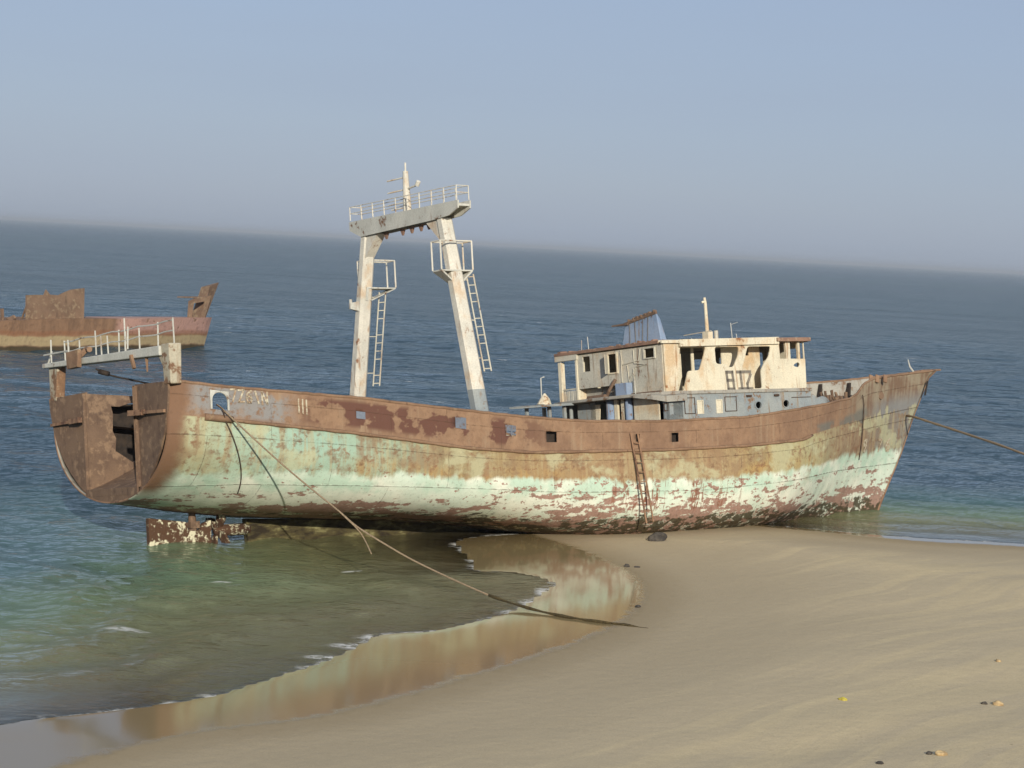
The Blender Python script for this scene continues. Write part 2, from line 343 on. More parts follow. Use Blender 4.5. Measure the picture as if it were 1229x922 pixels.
# ------------------------------------------------------------------ sand
def sand_mat():
    g = G('beach_sand')
    D = g.attr('inland').outputs['Fac']; Wt = g.attr('seaward').outputs['Fac']
    tc = g.coord(); sp = g.n('SeparateXYZ'); g.put(sp.inputs[0], tc)
    cb = g.n('CombineXYZ'); wob = g.noise(scale=.09, detail=2, off=9)
    ca, sa = math.cos(R(51)), math.sin(R(51))
    g.put(cb.inputs[0], g.math('ADD', g.math('MULTIPLY', sp.outputs[0], ca), g.math('MULTIPLY', sp.outputs[1], sa)))
    g.put(cb.inputs[1], g.math('ADD', g.math('ADD', g.math('MULTIPLY', sp.outputs[0], -sa), g.math('MULTIPLY', sp.outputs[1], ca)), g.math('MULTIPLY', wob, 3.5)))
    st = cb.outputs[0]
    s1 = g.noise((.055,.8,1), scale=1.0, detail=6, rough=.6, vec=st); s2 = g.noise((.13,1.7,1), scale=1.0, detail=5, vec=st, off=7)
    pat = g.noise((.16,.55,1), scale=.5, detail=6, off=13, vec=st); fine = g.noise(scale=14, detail=5, rough=.7); mid = g.noise(scale=2.5, detail=6, off=4)
    grit = g.noise(scale=60, detail=3, rough=.8, off=5)
    damp = lin((182,165,134)); dry = lin((209,190,151)); pale = lin((219,200,158))
    c = g.mix(g.step(g.math('ADD', D, g.math('MULTIPLY', pat, 6)), 4, 13), damp, lin((198,181,148)))
    stripes = g.math('MULTIPLY', g.step(s1, .485, .60), g.step(D, 3.5, 8))
    c = g.mix(g.math('MULTIPLY', stripes, .8), c, dry)
    c = g.mix(g.mul(g.step(s2, .58, .68), g.step(D, 5, 9), .4), c, pale)
    drift = g.mul(g.step(pat, .50, .56), g.step(D, 7, 11))
    c = g.mix(g.math('MULTIPLY', drift, .85), c, lin((211,192,152)))
    c = g.mix(g.mul(g.step(grit, .63, .72), g.step(mid, .5, .6), g.step(D, 6, 12), .6), c, lin((160,146,122)))
    c = g.mix(g.step(mid, .35, .7, 0, .14), c, lin((172,156,130)))
    sp_ = g.noise(scale=7, detail=2, rough=.5, off=61); c = g.mix(g.mul(g.step(sp_, .70, .74), g.step(pat, .35, .55), g.step(D, 7, 12), .55), c, lin((120,104,82)))
    gr = g.noise(scale=22, detail=4, rough=.75, off=71); c = g.mix(g.step(gr, .35, .75, 0, .30), c, lin((138,120,94)))
    Dn = g.math('ADD', D, g.math('MULTIPLY', g.math('SUBTRACT', mid, .5), .9))
    c = g.mix(g.math('MULTIPLY', g.step(Dn, 2.2, .1), .45), c, lin((136,116,84)))
    wet = g.step(Dn, .40, -.18)
    c = g.mix(wet, c, lin((140,122,86)))
    h = g.math('ADD', g.math('MULTIPLY', fine, .4), g.math('MULTIPLY', mid, 1.0))
    h = g.math('ADD', h, g.math('MULTIPLY', s2, .7))
    h = g.math('MULTIPLY', h, g.step(D, -.05, 1.6))
    rough = g.math('MULTIPLY', wet, -.83); rough = g.math('ADD', rough, .92)
    return g.principled(c, rough, g.bump(h, .35, .06), g.step(D, .3, -.12, .12, .6))
xs = np.array(sorted(set([round(-v, 4) for v in grow(30, 190, .6, 1.12)]+list(np.round(np.arange(-29.75, 30, .25), 4))+[round(v, 4) for v in grow(30, 190, .6, 1.12)])))
ys = np.array([-v for v in grow(0, 150, 1, 1.15)][::-1][:-1]+list(np.arange(0, 36, 1.0))+list(np.arange(36, 92, .22))+grow(92, 420, .6, 1.2))
def zf(X, Y):
    D = sdist(X, Y, DRYC); W = sdist(X, Y, WETC); D2 = D+waves2(X, Y, 3, 12, 1.5, 7, 1.0, 1.2, .1)
    return ground_z(X, Y, D, W), (D2, W)
sand = grid_mesh('beach', xs, ys, zf, ('inland', 'seaward'), sand_mat()); sand['kind'] = 'structure'

# ------------------------------------------------------------------ sea
def sea_mat():
    g = G('sea_water')
    dep = g.attr('depth').outputs['Fac']; W = g.attr('seaward').outputs['Fac']; far = g.attr('far').outputs['Fac']; fs = g.attr('foam').outputs['Fac']
    tc = g.coord()
    n1 = g.noise((1,1.5,1), scale=1.5, detail=6, rough=.62); n2 = g.noise((.8,1.6,1), scale=.33, detail=5, off=5, rough=.6); n3 = g.noise((.5,1.2,1), scale=.045, detail=4, off=9)
    n4 = g.noise((.22,1,1), scale=.012, detail=4, off=19)
    calm = g.step(W, -6, -.3, 1, .28)
    b1 = g.n('Bump'); g.put(b1.inputs['Height'], n1); b1.inputs['Distance'].default_value = .28; g.put(b1.inputs['Strength'], g.mul(calm, g.step(n3, .35, .65, .45, 1.0)))
    b2 = g.n('Bump'); g.put(b2.inputs['Height'], n2); b2.inputs['Distance'].default_value = .9; g.put(b2.inputs['Strength'], g.math('MULTIPLY', calm, g.step(far, 40, 200, .35, .9))); g.put(b2.inputs['Normal'], b1.outputs[0])
    b3 = g.n('Bump'); g.put(b3.inputs['Height'], g.math('ADD', n3, g.math('MULTIPLY', n4, 2.5))); b3.inputs['Distance'].default_value = 6.0; g.put(b3.inputs['Strength'], g.step(far, 120, 500, 0, .8)); g.put(b3.inputs['Normal'], b2.outputs[0])
    N = b3.outputs[0]
    # water body: clear at the edge, murky green then blue with depth
    body = g.n('BsdfDiffuse'); g.put(body.inputs['Color'], g.ramp(g.math('DIVIDE', dep, 3.0), [(0, lin((156,140,104))), (.08, lin((136,134,96))), (.22, lin((112,130,98))), (.40, lin((72,100,98))), (.70, lin((46,70,82)))]))
    tr = g.n('BsdfTransparent'); tr.inputs[0].default_value = (.80,.78,.66,1)
    mb = g.n('MixShader'); fac = g.math('SUBTRACT', 1, g.math('EXPONENT', g.math('MULTIPLY', dep, -4.0)))
    g.put(mb.inputs[0], g.math('MAXIMUM', fac, .03)); g.put(mb.inputs[1], tr.outputs[0]); g.put(mb.inputs[2], body.outputs[0])
    gl = g.n('BsdfGlossy'); gl.inputs['Roughness'].default_value = .06; g.put(gl.inputs['Normal'], N); gl.inputs['Color'].default_value = (.97,1,.97,1)
    fr = g.n('Fresnel'); fr.inputs['IOR'].default_value = 1.333; g.put(fr.inputs['Normal'], N)
    ms = g.n('MixShader'); g.put(ms.inputs[0], fr.outputs[0]); g.put(ms.inputs[1], mb.outputs[0]); g.put(ms.inputs[2], gl.outputs[0])
    # foam at the edge, on the small breakers and on whitecaps
    fn = g.noise((1,1.3,1), scale=3.0, detail=9, rough=.7, off=3); fn2 = g.noise(scale=.9, detail=4, off=8)
    fw_ = g.math('SUBTRACT', W, g.math('MULTIPLY', g.step(fn2, .35, .65), .35))
    line = g.mul(g.step(W, g.math('MULTIPLY', g.step(fn2, .42, .66, .10, .6), -1), -.02), g.step(fn, .40, .62), g.step(fn2, .38, .60, .12, .85))
    swash = g.mul(g.mask(g.math('ADD', W, g.math('MULTIPLY', g.math('SUBTRACT', n2, .5), 2.2)), -1.5, -1.35, -1.3, -1.0), g.step(fn, .54, .64), g.step(n3, .54, .62), .6)
    line = g.math('MAXIMUM', line, swash)
    blob = g.math('MULTIPLY', fs, g.step(fn, .40, .54))
    capn = g.noise((.5,1.7,1), scale=.42, detail=7, rough=.62, off=33)
    cap = g.mul(g.step(capn, .675, .71), g.step(fn, .40, .52), g.step(far, 85, 150), .8)
    foam = g.math('MAXIMUM', g.math('MAXIMUM', line, blob), cap)
    fd = g.n('BsdfDiffuse'); fd.inputs[0].default_value = lin((222,220,212))
    mf = g.n('MixShader'); g.put(mf.inputs[0], g.math('MULTIPLY', foam, .85)); g.put(mf.inputs[1], ms.outputs[0]); g.put(mf.inputs[2], fd.outputs[0])
    g.t.links.new(mf.outputs[0], g.out.inputs[0]); return g.m
FOAM = [(-3.7,54.6,.9,.5),(-4.4,52.9,.7,.35),(-3.4,56.0,.5,.5),(1.35,65.0,.35,.9),(.9,62.9,.3,.9),(0.2,60.8,.25,.7),(-.8,69.3,.3,.9),(-1.5,74.2,.5,.7),(-9.9,55,.7,.3),(-8.6,63.6,.35,.2),(-4.9,67.2,.25,.25)]
def sea(X, Y):
    W = sdist(np.clip(X, -199, 199), np.clip(Y, -199, 400), WETC); D = sdist(np.clip(X, -199, 199), np.clip(Y, -199, 400), DRYC)
    depth = np.clip(-ground_z(X, Y, D, W), 0, 4); depth = np.where(W > -130, depth, 4)
    dist = np.hypot(X, Y)
    patch = .8+waves2(X, Y, 21, 10, 18, 60, R(80), .8, .6)
    a = np.clip(patch, .35, 1.5)*(sst(-W, .4, 15)*.76+.24*sst(-W, .2, 4)); fade = 1-sst(dist, 220, 420)
    Z = waves2(X, Y, 11, 46, 1.0, 7.5, R(75), .55, .155, 1.0)*a*fade
    Z += waves2(X, Y, 14, 8, 9, 17, R(80), .25, .10, .3)*sst(-W, 6, 40)*fade
    Z += waves2(X, Y, 12, 24, .5, 1.6, R(95), .8, .028, .8)*sst(-W, .2, 8)*(1-sst(dist, 90, 160))
    # low swell lines bending round into the bay
    sw = np.sin(2*math.pi*(-W)/3.1+waves2(X, Y, 4, 6, 6, 14, .4, 1, 2.2))*.05*sst(-W, .4, 3)*(1-sst(-W, 9, 22))
    Z += sw
    Z = np.where(W > 0, -.05-.1*np.clip(W, 0, 3), Z)
    fo = np.zeros(X.shape)
    for x, y, rx_, ry_ in FOAM: fo = np.maximum(fo, np.exp(-((X-x)/rx_)**2-((Y-y)/ry_)**2))
    return Z, (depth, W, dist, sst(fo, .35, .8))
xs = np.array([-v for v in grow(60, 60000, .5, 1.17)][::-1]+list(np.arange(-59.75, 59.9, .25))+grow(60, 60000, .5, 1.17))
ys = np.array(list(np.arange(24, 100, .2))+grow(100, 15500, .2, 1.007)[0:0]+grow(100, 300, .2, 1.005)+grow(302, 55000, 2.5, 1.06))
water = grid_mesh('sea', xs, ys, sea, ('depth', 'seaward', 'far', 'foam'), sea_mat()); water['kind'] = 'structure'

# ------------------------------------------------------------------ the trawler
ship = empty('fishing_trawler', (-12.0265, 70.1045, 0.0))
ROT = Matrix(((0.7914465865731565,-0.6013976592677635,-0.10923898584733518),(0.6109891276538781,0.7834899918549043,0.11329483020842111),(0.01745240643728351,-0.1564106393134979,0.9875379108768892)))
ship.rotation_mode = 'QUATERNION'; ship.rotation_quaternion = ROT.to_quaternion()
tag(ship, 'long rusting stern trawler with flaking green and white hull, stranded against the sand', 'fishing boat')
def sh(p): return ROT @ Vector(p) + ship.location

RAIL = [(-1.3,5.33),(.5,5.1),(3.3,4.83),(5.9,4.6),(8.3,4.3),(11.1,3.97),(13.4,3.73),(15.6,3.55),(19.7,3.45),(24,3.5),(27.2,3.74),(29.9,3.97),(31.2,4.13),(32.3,4.2),(33.,4.4),(33.6,4.85),(34.6,5.08),(36,5.18),(38,5.33),(40.4,5.5)]
RAILP = [(-1.3,5.33),(.5,5.1),(3.3,4.83),(3.5,3.9),(9.0,3.2),(9.3,4.15)]+RAIL[5:11]+[(29,4.4),(31,4.95),(33,5.1),(36,5.2),(38,5.33),(40.4,5.5)]
STRK = [(-1.5,4.25),(0,4.08),(2.5,3.78),(5.4,3.44),(7.5,3.14),(10.3,2.74),(13.2,2.48),(19.7,2.36),(24,2.38),(27.8,2.52),(29,2.75),(31,3.0),(34,3.3),(37,3.6),(40.4,3.9)]
WTOP = [(-1.5,2.18),(1.5,2.16),(4.75,2.0),(10,1.66),(15.6,1.3),(21.8,1.08),(26.8,1.28),(30.7,1.62),(38,1.9)]
WBOT = [(-1.5,1.25),(0,1.02),(2,.85),(4,.66),(7,.46),(11,.12),(14,-.36),(20,-.5),(40,-.5)]
BEAM = [(-1.3,4.2),(-.9,4.42),(-.3,4.5),(4,4.55),(8,4.6),(20,4.6),(24,4.55),(26,4.38),(28,4.05),(30,3.5),(32,2.8),(34,2.08),(36,1.38),(38,.72),(40.4,.06)]
KEEL = [(-1.3,1.5),(0,1.3),(1.2,1.1),(2.5,.92),(4,.74),(6,.6),(9,.38),(12,.05),(14,-.3),(17,-.8),(19,-1.1),(41,-1.1)]
FULL = [(-1.3,2.05),(0,2.2),(3,2.6),(8,3.4),(15,3.9),(25,3.2),(31,2.1),(40.4,1.6)]
STEM = [(-1.1,35.8),(-.6,36.0),(.13,36.5),(1.76,37.66),(3.43,38.65),(5.23,39.9),(5.5,40.4),(6,41)]
def avg(x, P): return sum(itp(x+o, P) for o in (-.4,-.2,0,.2,.4))/5
def hx(x0, z): return x0+(itp(z, STEM)-40.4)*np.clip((x0-22)/18.4, 0, 1)**1.5
def hb(x0, z):
    zs, zk = itp(x0, STRK), itp(x0, KEEL); n = itp(x0, FULL); t = np.clip((z-zk)/(zs-zk), 0, 1)
    return np.minimum(itp(x0, BEAM), 9)*np.maximum(1-(1-t)**n, 0)**(1/n)
HOLES = [(0.14,.76,.28,.82),(9.78,10.2,.50,.80),(11.97,12.4,.42,.72),(13.8,14.3,.30,.62),(18.08,18.28,.30,.56),(19.88,20.24,.26,.58),(5.68,6.0,.42,.62)]
def make_hull():
    cols = sorted(set(list(np.round(np.concatenate([np.arange(-1.3, 2, .1), np.arange(2, 30, .3), np.arange(30, 36, .12), np.arange(36, 40.41, .2)]), 3))+[h for H in HOLES for h in H[:2]]+[40.4]))
    cols = [c for i, c in enumerate(cols) if i == 0 or c-cols[i-1] > .004]
    fr = sorted(set([0, 1, .12, .9]+[h for H in HOLES for h in H[2:]]), reverse=True)
    nth = 30
    verts = []; P = []; nr = 0
    for x0 in cols:
        col = []; zs, zk, n = itp(x0, STRK), itp(x0, KEEL), itp(x0, FULL)
        side = []
        for k in range(1, nth+1):
            th = math.pi/2*(1-k/nth); t = 1-max(math.cos(th), 0)**(2/n); side.append(zk+(zs-zk)*t if k < nth else zk)
        for sgn, prof in ((-1, RAIL), (1, RAILP)):
            rz = (avg(x0, prof) if (x0 < 31 and sgn < 0) or x0 > 12 and x0 < 31 else itp(x0, prof)); part = []
            for f in fr:
                z = zs+(rz-zs)*f; part.append((hx(x0, z), sgn*itp(x0, BEAM)*(1+.012*f), z, 2+f*(1 if sgn > 0 else 1)))
            for z in side:
                y = hb(x0, z); x = hx(x0, z); y = max(0, y-(.05*mnoise.noise(Vector((x*.9, z*1.1, sgn*3.0)))+.03*mnoise.noise(Vector((x*2.3, z*1.7, sgn*9.0))))*min(1, y)*(0 if x0 < -.5 or x0 > 39 else 1)); zt, zb = itp(x, WTOP), itp(x, WBOT)
                v = (z-zb)/(zt-zb) if z < zt else 1+(z-zt)/(zs-zt)
                part.append((x, sgn*y, z, v))
            col.append(part)
        full = col[0]+col[1][::-1][1:]
        nr = len(full); verts += [(a, b, c) for a, b, c, _ in full]; P += [(a, v, b) for a, b, c, v in full]
    faces = []
    nfr = len(fr)
    for i in range(len(cols)-1):
        xm = (cols[i]+cols[i+1])/2
        for j in range(nr-1):
            if j < nfr-1:
                fm = (fr[j]+fr[j+1])/2
                if any(H[0] < xm < H[1] and H[2] < fm < H[3] for H in HOLES): continue
            faces.append((i*nr+j, (i+1)*nr+j, (i+1)*nr+j+1, i*nr+j+1))
    me = bpy.data.meshes.new('hull'); me.from_pydata(verts, [], faces)
    at = me.attributes.new('paint', 'FLOAT_VECTOR', 'POINT'); at.data.foreach_set('vector', np.array(P, np.float32).ravel())
    for p in me.polygons: p.use_smooth = True
    o = bpy.data.objects.new('hull', me); COL.objects.link(o); o.parent = ship
    me.materials.append(M['hull']); me.materials.append(M['inner']); me.materials.append(M['rust'])
    return o, cols
hull, cols = make_hull()
so = hull.modifiers.new('plating', 'SOLIDIFY'); so.thickness = .05; so.material_offset = 1; so.material_offset_rim = 2; so.offset = -1
# is the outside really outside?  (bottom face must look down)
low = min(hull.data.polygons, key=lambda p: p.center.z)
if low.normal.z > 0: hull.data.flip_normals()

def railpt(x0, prof, sgn, dz=0, dy=0):
    z = (avg(x0, prof) if x0 < 31 or sgn > 0 else itp(x0, prof)); return (hx(x0, z), sgn*(itp(x0, BEAM)*1.012+dy), z+dz)
mb = MB()
for sgn, prof in ((-1, RAIL), (1, RAILP)):
    mb.tube([Vector(railpt(x, prof, sgn, .0, -.02))+Vector((0,0,random.uniform(-.012,.012))) for x in np.arange(-1.25, 40.3, .25)], .055, 6)
mb.build('gunwale', M['edge'], ship, True)
mb = MB()
for sgn in (-1, 1):
    pts = [(hx(x, itp(x, STRK)), sgn*(itp(x, BEAM)+.02), itp(x, STRK)) for x in np.arange(.2, 29, .3)]
    mb.tube(pts, [.06+.012*math.sin(i*1.7) for i in range(len(pts))], 6)
    mb.tube([(x, sgn*(itp(x, BEAM)+.02), itp(x, STRK)+.02) for x in (-.1, .1, .4, .9)], .12, 8)
mb.build('rub_rail', M['edge'], ship, True)
mb = MB(); zz = np.linspace(-1.0, 5.5, 22); mb.tube([(itp(z, STEM)+.0, 0, z) for z in zz], .07, 8); mb.build('stem_bar', M['rust'], ship, True)
# deck
mb = MB(); n = 60
xx = np.concatenate([[2.6], np.linspace(3, 39, n)])
mb.add([(x, sg*(itp(x+(0 if x < 22 else (x-22)*.06), BEAM)-.06), itp(x, STRK)+.08) for x in xx for sg in (-1, 1)], [(2*i, 2*i+2, 2*i+3, 2*i+1) for i in range(len(xx)-1)])
for sg in (-1, 1): mb.add([(x, sg*y, itp(x, STRK)+.08) for x in (-1.2, 2.6) for y in (1.85, 4.3)], [(0,1,3,2)])
mb.build('deck', M['darkrust'], ship)
# stern: two transom wings and a slipway between them
OUT = [(4.42,5.3),(4.36,4.8),(4.22,4.3),(3.98,3.7),(3.62,3.15),(3.1,2.6),(2.5,2.12),(1.82,1.74)]
mb = MB()
for sg in (-1, 1):
    mb.plate([(1.82,5.36)]+OUT, [], lambda a, b, w, sg=sg: (-1.32-.06*abs(a)+.26+w, sg*a, b), .07)
mb.plate([(-1.9,1.76),(1.9,1.76),(1.9,2.0),(-1.9,2.0)], [], lambda a, b, w: (-1.3+w, a, b), .07)
mb.plate([(1.9,1.76),(1,1.58),(0,1.52),(-1,1.58),(-1.9,1.76)], [], lambda a, b, w: (-1.29+w, a, b), .06)
tr = mb.build('transom', M['darkrust'], ship)
mb = MB()
for sg in (-1, 1):
    mb.bar((-1.42, sg*1.85, 4.42), (-1.36, sg*2.7, 4.40), .16, .18); mb.bar((-1.36, sg*2.6, 4.40), (-1.38, sg*4.2, 4.36), .08, .1)
mb.pieces('transom_fender', M['rust'], tr)
STOP = lambda sg, x: 5.32-.07*(x+1.3) if x < (.9 if sg < 0 else 2.2) else float(np.interp(x, [q[0] for q in ramp], [q[1] for q in ramp]))+.12
mb = MB(); k = 14
ramp = [(-1.28+i*4.2/k, 1.98+2.0*(i/k)**1.25) for i in range(k+1)]
mb.add([(x, y, z) for x, z in ramp for y in (-1.85, 1.85)], [(2*i, 2*i+2, 2*i+3, 2*i+1) for i in range(k)])
for sg in (-1,):
    vs = [(x, sg*1.85, z) for x, z in ramp]+[(x, sg*1.85, STOP(sg, x)) for x, z in ramp]
    mb.add(vs, [(i, i+1, k+2+i, k+1+i) for i in range(k)])
    mb.add([(x, sg*1.98, z) for x, z in ramp]+[(x, sg*1.98, STOP(sg, x)) for x, z in ramp]+[(x, sg*1.85, STOP(sg, x)) for x, z in ramp],
           [(i, i+1, k+2+i, k+1+i) for i in range(k)]+[(k+1+i, k+2+i, 2*k+3+i, 2*k+2+i) for i in range(k)])
torn = [(-1.28,1.98),(-.5,2.1),(.6,2.55),(1.7,3.0),(1.2,3.1),(.5,2.9),(.05,3.2),(-.12,3.3),(-.08,3.75),(-.2,4.0),(-.16,4.6),(-.22,4.86),(.1,4.84),(.5,4.95),(2.0,5.0),(2.0,5.12),(-1.28,5.32)]
mb.plate(torn, [], lambda a, b, w: (a, 1.85+w, b), .07)
slip = mb.build('slipway', M['darkrust'], ship)
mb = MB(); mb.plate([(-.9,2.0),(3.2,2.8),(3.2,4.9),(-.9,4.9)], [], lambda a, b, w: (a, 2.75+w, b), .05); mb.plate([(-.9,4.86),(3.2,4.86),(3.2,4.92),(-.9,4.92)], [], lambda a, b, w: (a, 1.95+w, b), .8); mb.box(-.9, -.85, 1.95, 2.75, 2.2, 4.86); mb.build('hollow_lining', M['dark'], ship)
mb = MB(); mb.tube([(.7,-1.7,4.75),(.7,-1.7,5.38)], .2, 12); mb.tube([(.7,-1.5,5.05),(.7,-1.15,5.05)], .1, 8); mb.build('fairlead_roller', M['dark'], ship)
# underwater gear
mb = MB(); mb.hexa([(3.9,-.16,-1.3),(24,-.16,-1.3),(24,.16,-1.3),(3.9,.16,-1.3)],[(3.75,-.16,.72),(24,-.16,-.6),(24,.16,-.6),(3.75,.16,.72)]); mb.build('skeg', M['skeg'], ship, bevel=.04)
mb = MB(); mb.plate([(0,-.9),(2.36,-.9),(2.4,.74),(2.05,.62),(1.95,.40),(1.5,.42),(1.42,.72),(0,.93)], [], lambda a, b, w: (a, -.12+w, b), .24)
rud = mb.build('rudder', M['barn'], ship, bevel=.03)
mb = MB(); mb.tube([(1.72,0,.40),(1.72,0,1.2)], [.16,.11], 10); mb.box(1.55,1.9,-.18,.18,.5,.72,.02); mb.build('rudder_stock', M['darkrust'], rud)
mb = MB(); mb.tube([(2.55,0,.36),(2.8,0,.36),(3.9,0,.34)], [.13,.2,.22], 12)
prop = mb.build('propeller_shaft', M['barn'], ship, True)
for q in range(4):
    b = MB(); th = q*math.pi/2+.5; c_, s_ = math.cos(th), math.sin(th)
    b.hexa([(2.62, r_*c_-w_*s_, .36+r_*s_+w_*c_) for r_, w_ in ((.12,-.06),(.5,-.2),(.78,-.08),(.8,.08),(.5,.2),(.12,.06))], [(2.7+.1*(w_ > 0), r_*c_-w_*s_, .36+r_*s_+w_*c_) for r_, w_ in ((.12,-.06),(.5,-.2),(.78,-.08),(.8,.08),(.5,.2),(.12,.06))])
    b.build('propeller_blade', M['barn'], prop)
# arched fairlead frame, freeing port shutters
def side(a, f, w=0.0):
    """point on the starboard bulwark: x, height fraction, outward offset"""
    zs, zr = itp(a, STRK), avg(a, RAIL); return (a, -(itp(a, BEAM)*(1+.012*f)+w), zs+(zr-zs)*f)
mb = MB(); h = HOLES[0]
def arch(t, k):
    cx, cy = (h[0]+h[1])/2, .55; ax, ay = (h[1]-h[0])/2*k, (h[3]-cy)*k
    return (cx+ax*math.cos(t), cy+ay*math.sin(t))
ts = [math.pi*i/16 for i in range(17)]
corner = [(max(h[0]-.03, min(h[1]+.03, h[0]+(h[1]-h[0])/2+(h[1]-h[0])*.9*math.cos(t))), min(h[3]+.03, .55+(h[3]-.55)*1.6*math.sin(t))) for t in ts]
inn = [arch(t, .98) for t in ts]
mb.add([side(*p, .01) for p in inn]+[side(*p, .01) for p in corner]+[side(*p, -.06) for p in inn], [(i, i+1, 18+i, 17+i) for i in range(16)]+[(i, 34+i, 35+i, i+1) for i in range(16)])
mb.tube([side(h[0], h[2], .03)]+[side(*arch(t, 1.0), .03) for t in reversed(ts)]+[side(h[1], h[2], .03)], .035, 6)
mb.build('fairlead_arch', M['beam'], ship)
for a, full in ((HOLES[1], 1), (HOLES[2], 0), (HOLES[6], 1)):
    mb = MB(); x0, x1, f0, f1 = a; fm = f0 if full else f0+(f1-f0)*.45
    mb.hexa([side(x0-.02, fm, -.02), side(x1+.02, fm, -.02), side(x1+.02, f1, -.02), side(x0-.02, f1, -.02)], [side(x0-.02, fm, .012), side(x1+.02, fm, .012), side(x1+.02, f1, .012), side(x0-.02, f1, .012)])
    if not full: mb.bar(side((x0+x1)/2, f0, 0), side((x0+x1)/2+.06, f1, 0), .06); mb.bar(side(x0, f0+.1, 0), side(x1, f0+.05, 0), .05)
    mb.build('freeing_port_shutter', M['shutter'], ship)

mb = MB(); mb.hexa([(13.3,-4.3,2.6),(15.6,-4.3,2.6),(15.6,-3.6,2.6),(13.3,-3.6,2.6)], [(13.3,-4.3,3.25),(15.6,-4.3,3.25),(15.6,-3.6,3.25),(13.3,-3.6,3.25)]); mb.hexa([(17.6,-4.3,2.5),(21.0,-4.3,2.5),(21.0,-3.7,2.5),(17.6,-3.7,2.5)], [(17.6,-4.3,3.2),(21.0,-4.3,3.2),(21.0,-3.7,3.2),(17.6,-3.7,3.2)]); mb.build('dark_backing', M['dark'], ship)  # added near-black boxes behind the freeing ports; they make the openings look shaded
# lettering from strokes: list of polylines in unit box, laid on a surface
GLY = {'8': [[(0,0),(1,0),(1,1),(0,1),(0,0)],[(0,.52),(1,.52)]], 'I': [[(0,1),(1,1)],[(.5,1),(.5,0)],[(0,0),(1,0)]], '2': [[(0,1),(1,1)],[(1,.82),(.1,.3),(.1,0)],[(0,0),(1,0)]],
       '7': [[(0,1),(1,1),(.35,0)]], 'Z': [[(0,1),(1,1),(0,0),(1,0)]], '6': [[(.9,1),(.2,.75),(0,.35),(.2,0),(.8,0),(1,.28),(.75,.55),(.1,.5)]], '\\': [[(.2,1),(.8,0)]],
       'N': [[(0,0),(0,1),(1,0),(1,1)]], '9': [[(1,.6),(.3,.5),(0,.75),(.3,1),(.9,1),(1,.6),(.5,0)]], '|': [[(.5,0),(.5,1)]]}
def letters(mb, ch, x, z, w, h, t, to3, shear=0.0):
    for L in GLY[ch]:
        for (a, b), (c, d) in zip(L, L[1:]):
            p = Vector((x+a*w+b*h*shear, z+b*h)); q = Vector((x+c*w+d*h*shear, z+d*h)); e = (q-p).normalized()*t/2; nrm = Vector((-e.y, e.x))
            quad = [p-e-nrm, q+e-nrm, q+e+nrm, p-e+nrm]
            mb.hexa([to3(v.x, v.y, 0) for v in quad], [to3(v.x, v.y, .012) for v in quad])
zf_ = lambda x, z, w: (x, -(itp(x, BEAM)*1.012+.006+w), z)
for i, ch in enumerate('7Z6\\N'): mb = MB(); letters(mb, ch, .86+i*.29, 4.60-.03*i, .19, .38, .06, zf_); mb.build('letter', M['whiteletter'], ship)
for i in range(3): mb = MB(); letters(mb, '|', 3.34+i*.15, 4.16-.02*i, .12, .44, .055, zf_); mb.build('letter', M['whiteletter'], ship)
def bowpt(x, z, w):
    # invert hx for the low bow
    x0 = x
    for _ in range(8): x0 += x-hx(x0, z)
    return (x, -(hb(x0, z)+.012+w), z)
for ch, x in (('9',33.55),('7',35.2),('6',36.1)): mb = MB(); letters(mb, ch, x, 1.95, .32, .48, .11, bowpt); mb.build('draft_mark', M['whiteletter'], ship)

# ---- stern gantry
mb = MB()
mb.hexa([(-1.45,4.6,6.40),(-.85,4.6,6.40),(-.85,4.6,6.56),(-1.45,4.6,6.56)], [(-1.45,-4.15,6.14),(-.85,-4.15,6.14),(-.85,-4.15,6.46),(-1.45,-4.15,6.46)])
sg_ = mb.build('stern_gantry', M['beam'], ship, bevel=.03)
mb = MB(); mb.hexa([(-1.35,-4.2,5.2),(-.95,-4.2,5.2),(-.95,-4.66,5.2),(-1.35,-4.66,5.2)], [(-1.38,-4.14,6.5),(-.92,-4.14,6.5),(-.92,-4.7,6.5),(-1.38,-4.7,6.5)]); mb.hexa([(-1.35,-3.9,6.12),(-.95,-3.9,6.12),(-.95,-4.22,6.12),(-1.35,-4.22,6.12)], [(-1.33,-4.14,5.75),(-.97,-4.14,5.75),(-.97,-4.24,5.75),(-1.33,-4.24,5.75)]); mb.build('post', M['post'], sg_, bevel=.04)
mb = MB(); mb.hexa([(-1.32,4.35,5.2),(-.98,4.35,5.2),(-.98,3.86,5.2),(-1.32,3.86,5.2)], [(-1.32,4.35,6.4),(-.98,4.35,6.4),(-.98,3.62,6.4),(-1.32,3.62,6.4)]); mb.build('post', M['post'], sg_, bevel=.04)
mb = MB(); top = []
for i, (y, hgt, xx_) in enumerate(((4.05,.95,-.8),(3.75,.95,-.8),(3.7,.95,-1.5),(2.3,.8,-1.5),(1.2,.85,-.8),(.2,.95,-1.5),(-.1,.95,-.8),(-.6,.85,-.8),(-1.15,1.3,-1.1),(-1.6,.85,-.8),(2.9,.85,-.8),(.7,.8,-.8),(-2.1,.85,-1.5),(-2.9,.95,-.8),(-4.0,1.0,-.8))):
    zb = 6.54+(-.0)*y; mb.tube([(xx_, y, zb-.02), (xx_+random.uniform(-.03,.03), y+random.uniform(-.04,.04), zb+hgt*.84)], .028, 6)
for hgt in (.40, .74): mb.tube([(-.8, y, 6.55+hgt+.03*math.sin(y*3)) for y in np.linspace(4.05, -4, 14)], .024, 5)
mb.tube([(-1.5, y, 6.62+.22) for y in (4.3, 3.4, 2.3)], .03, 5); mb.tube([(-1.3,4.4,6.55),(-1.3,4.05,6.95)], .035, 6)
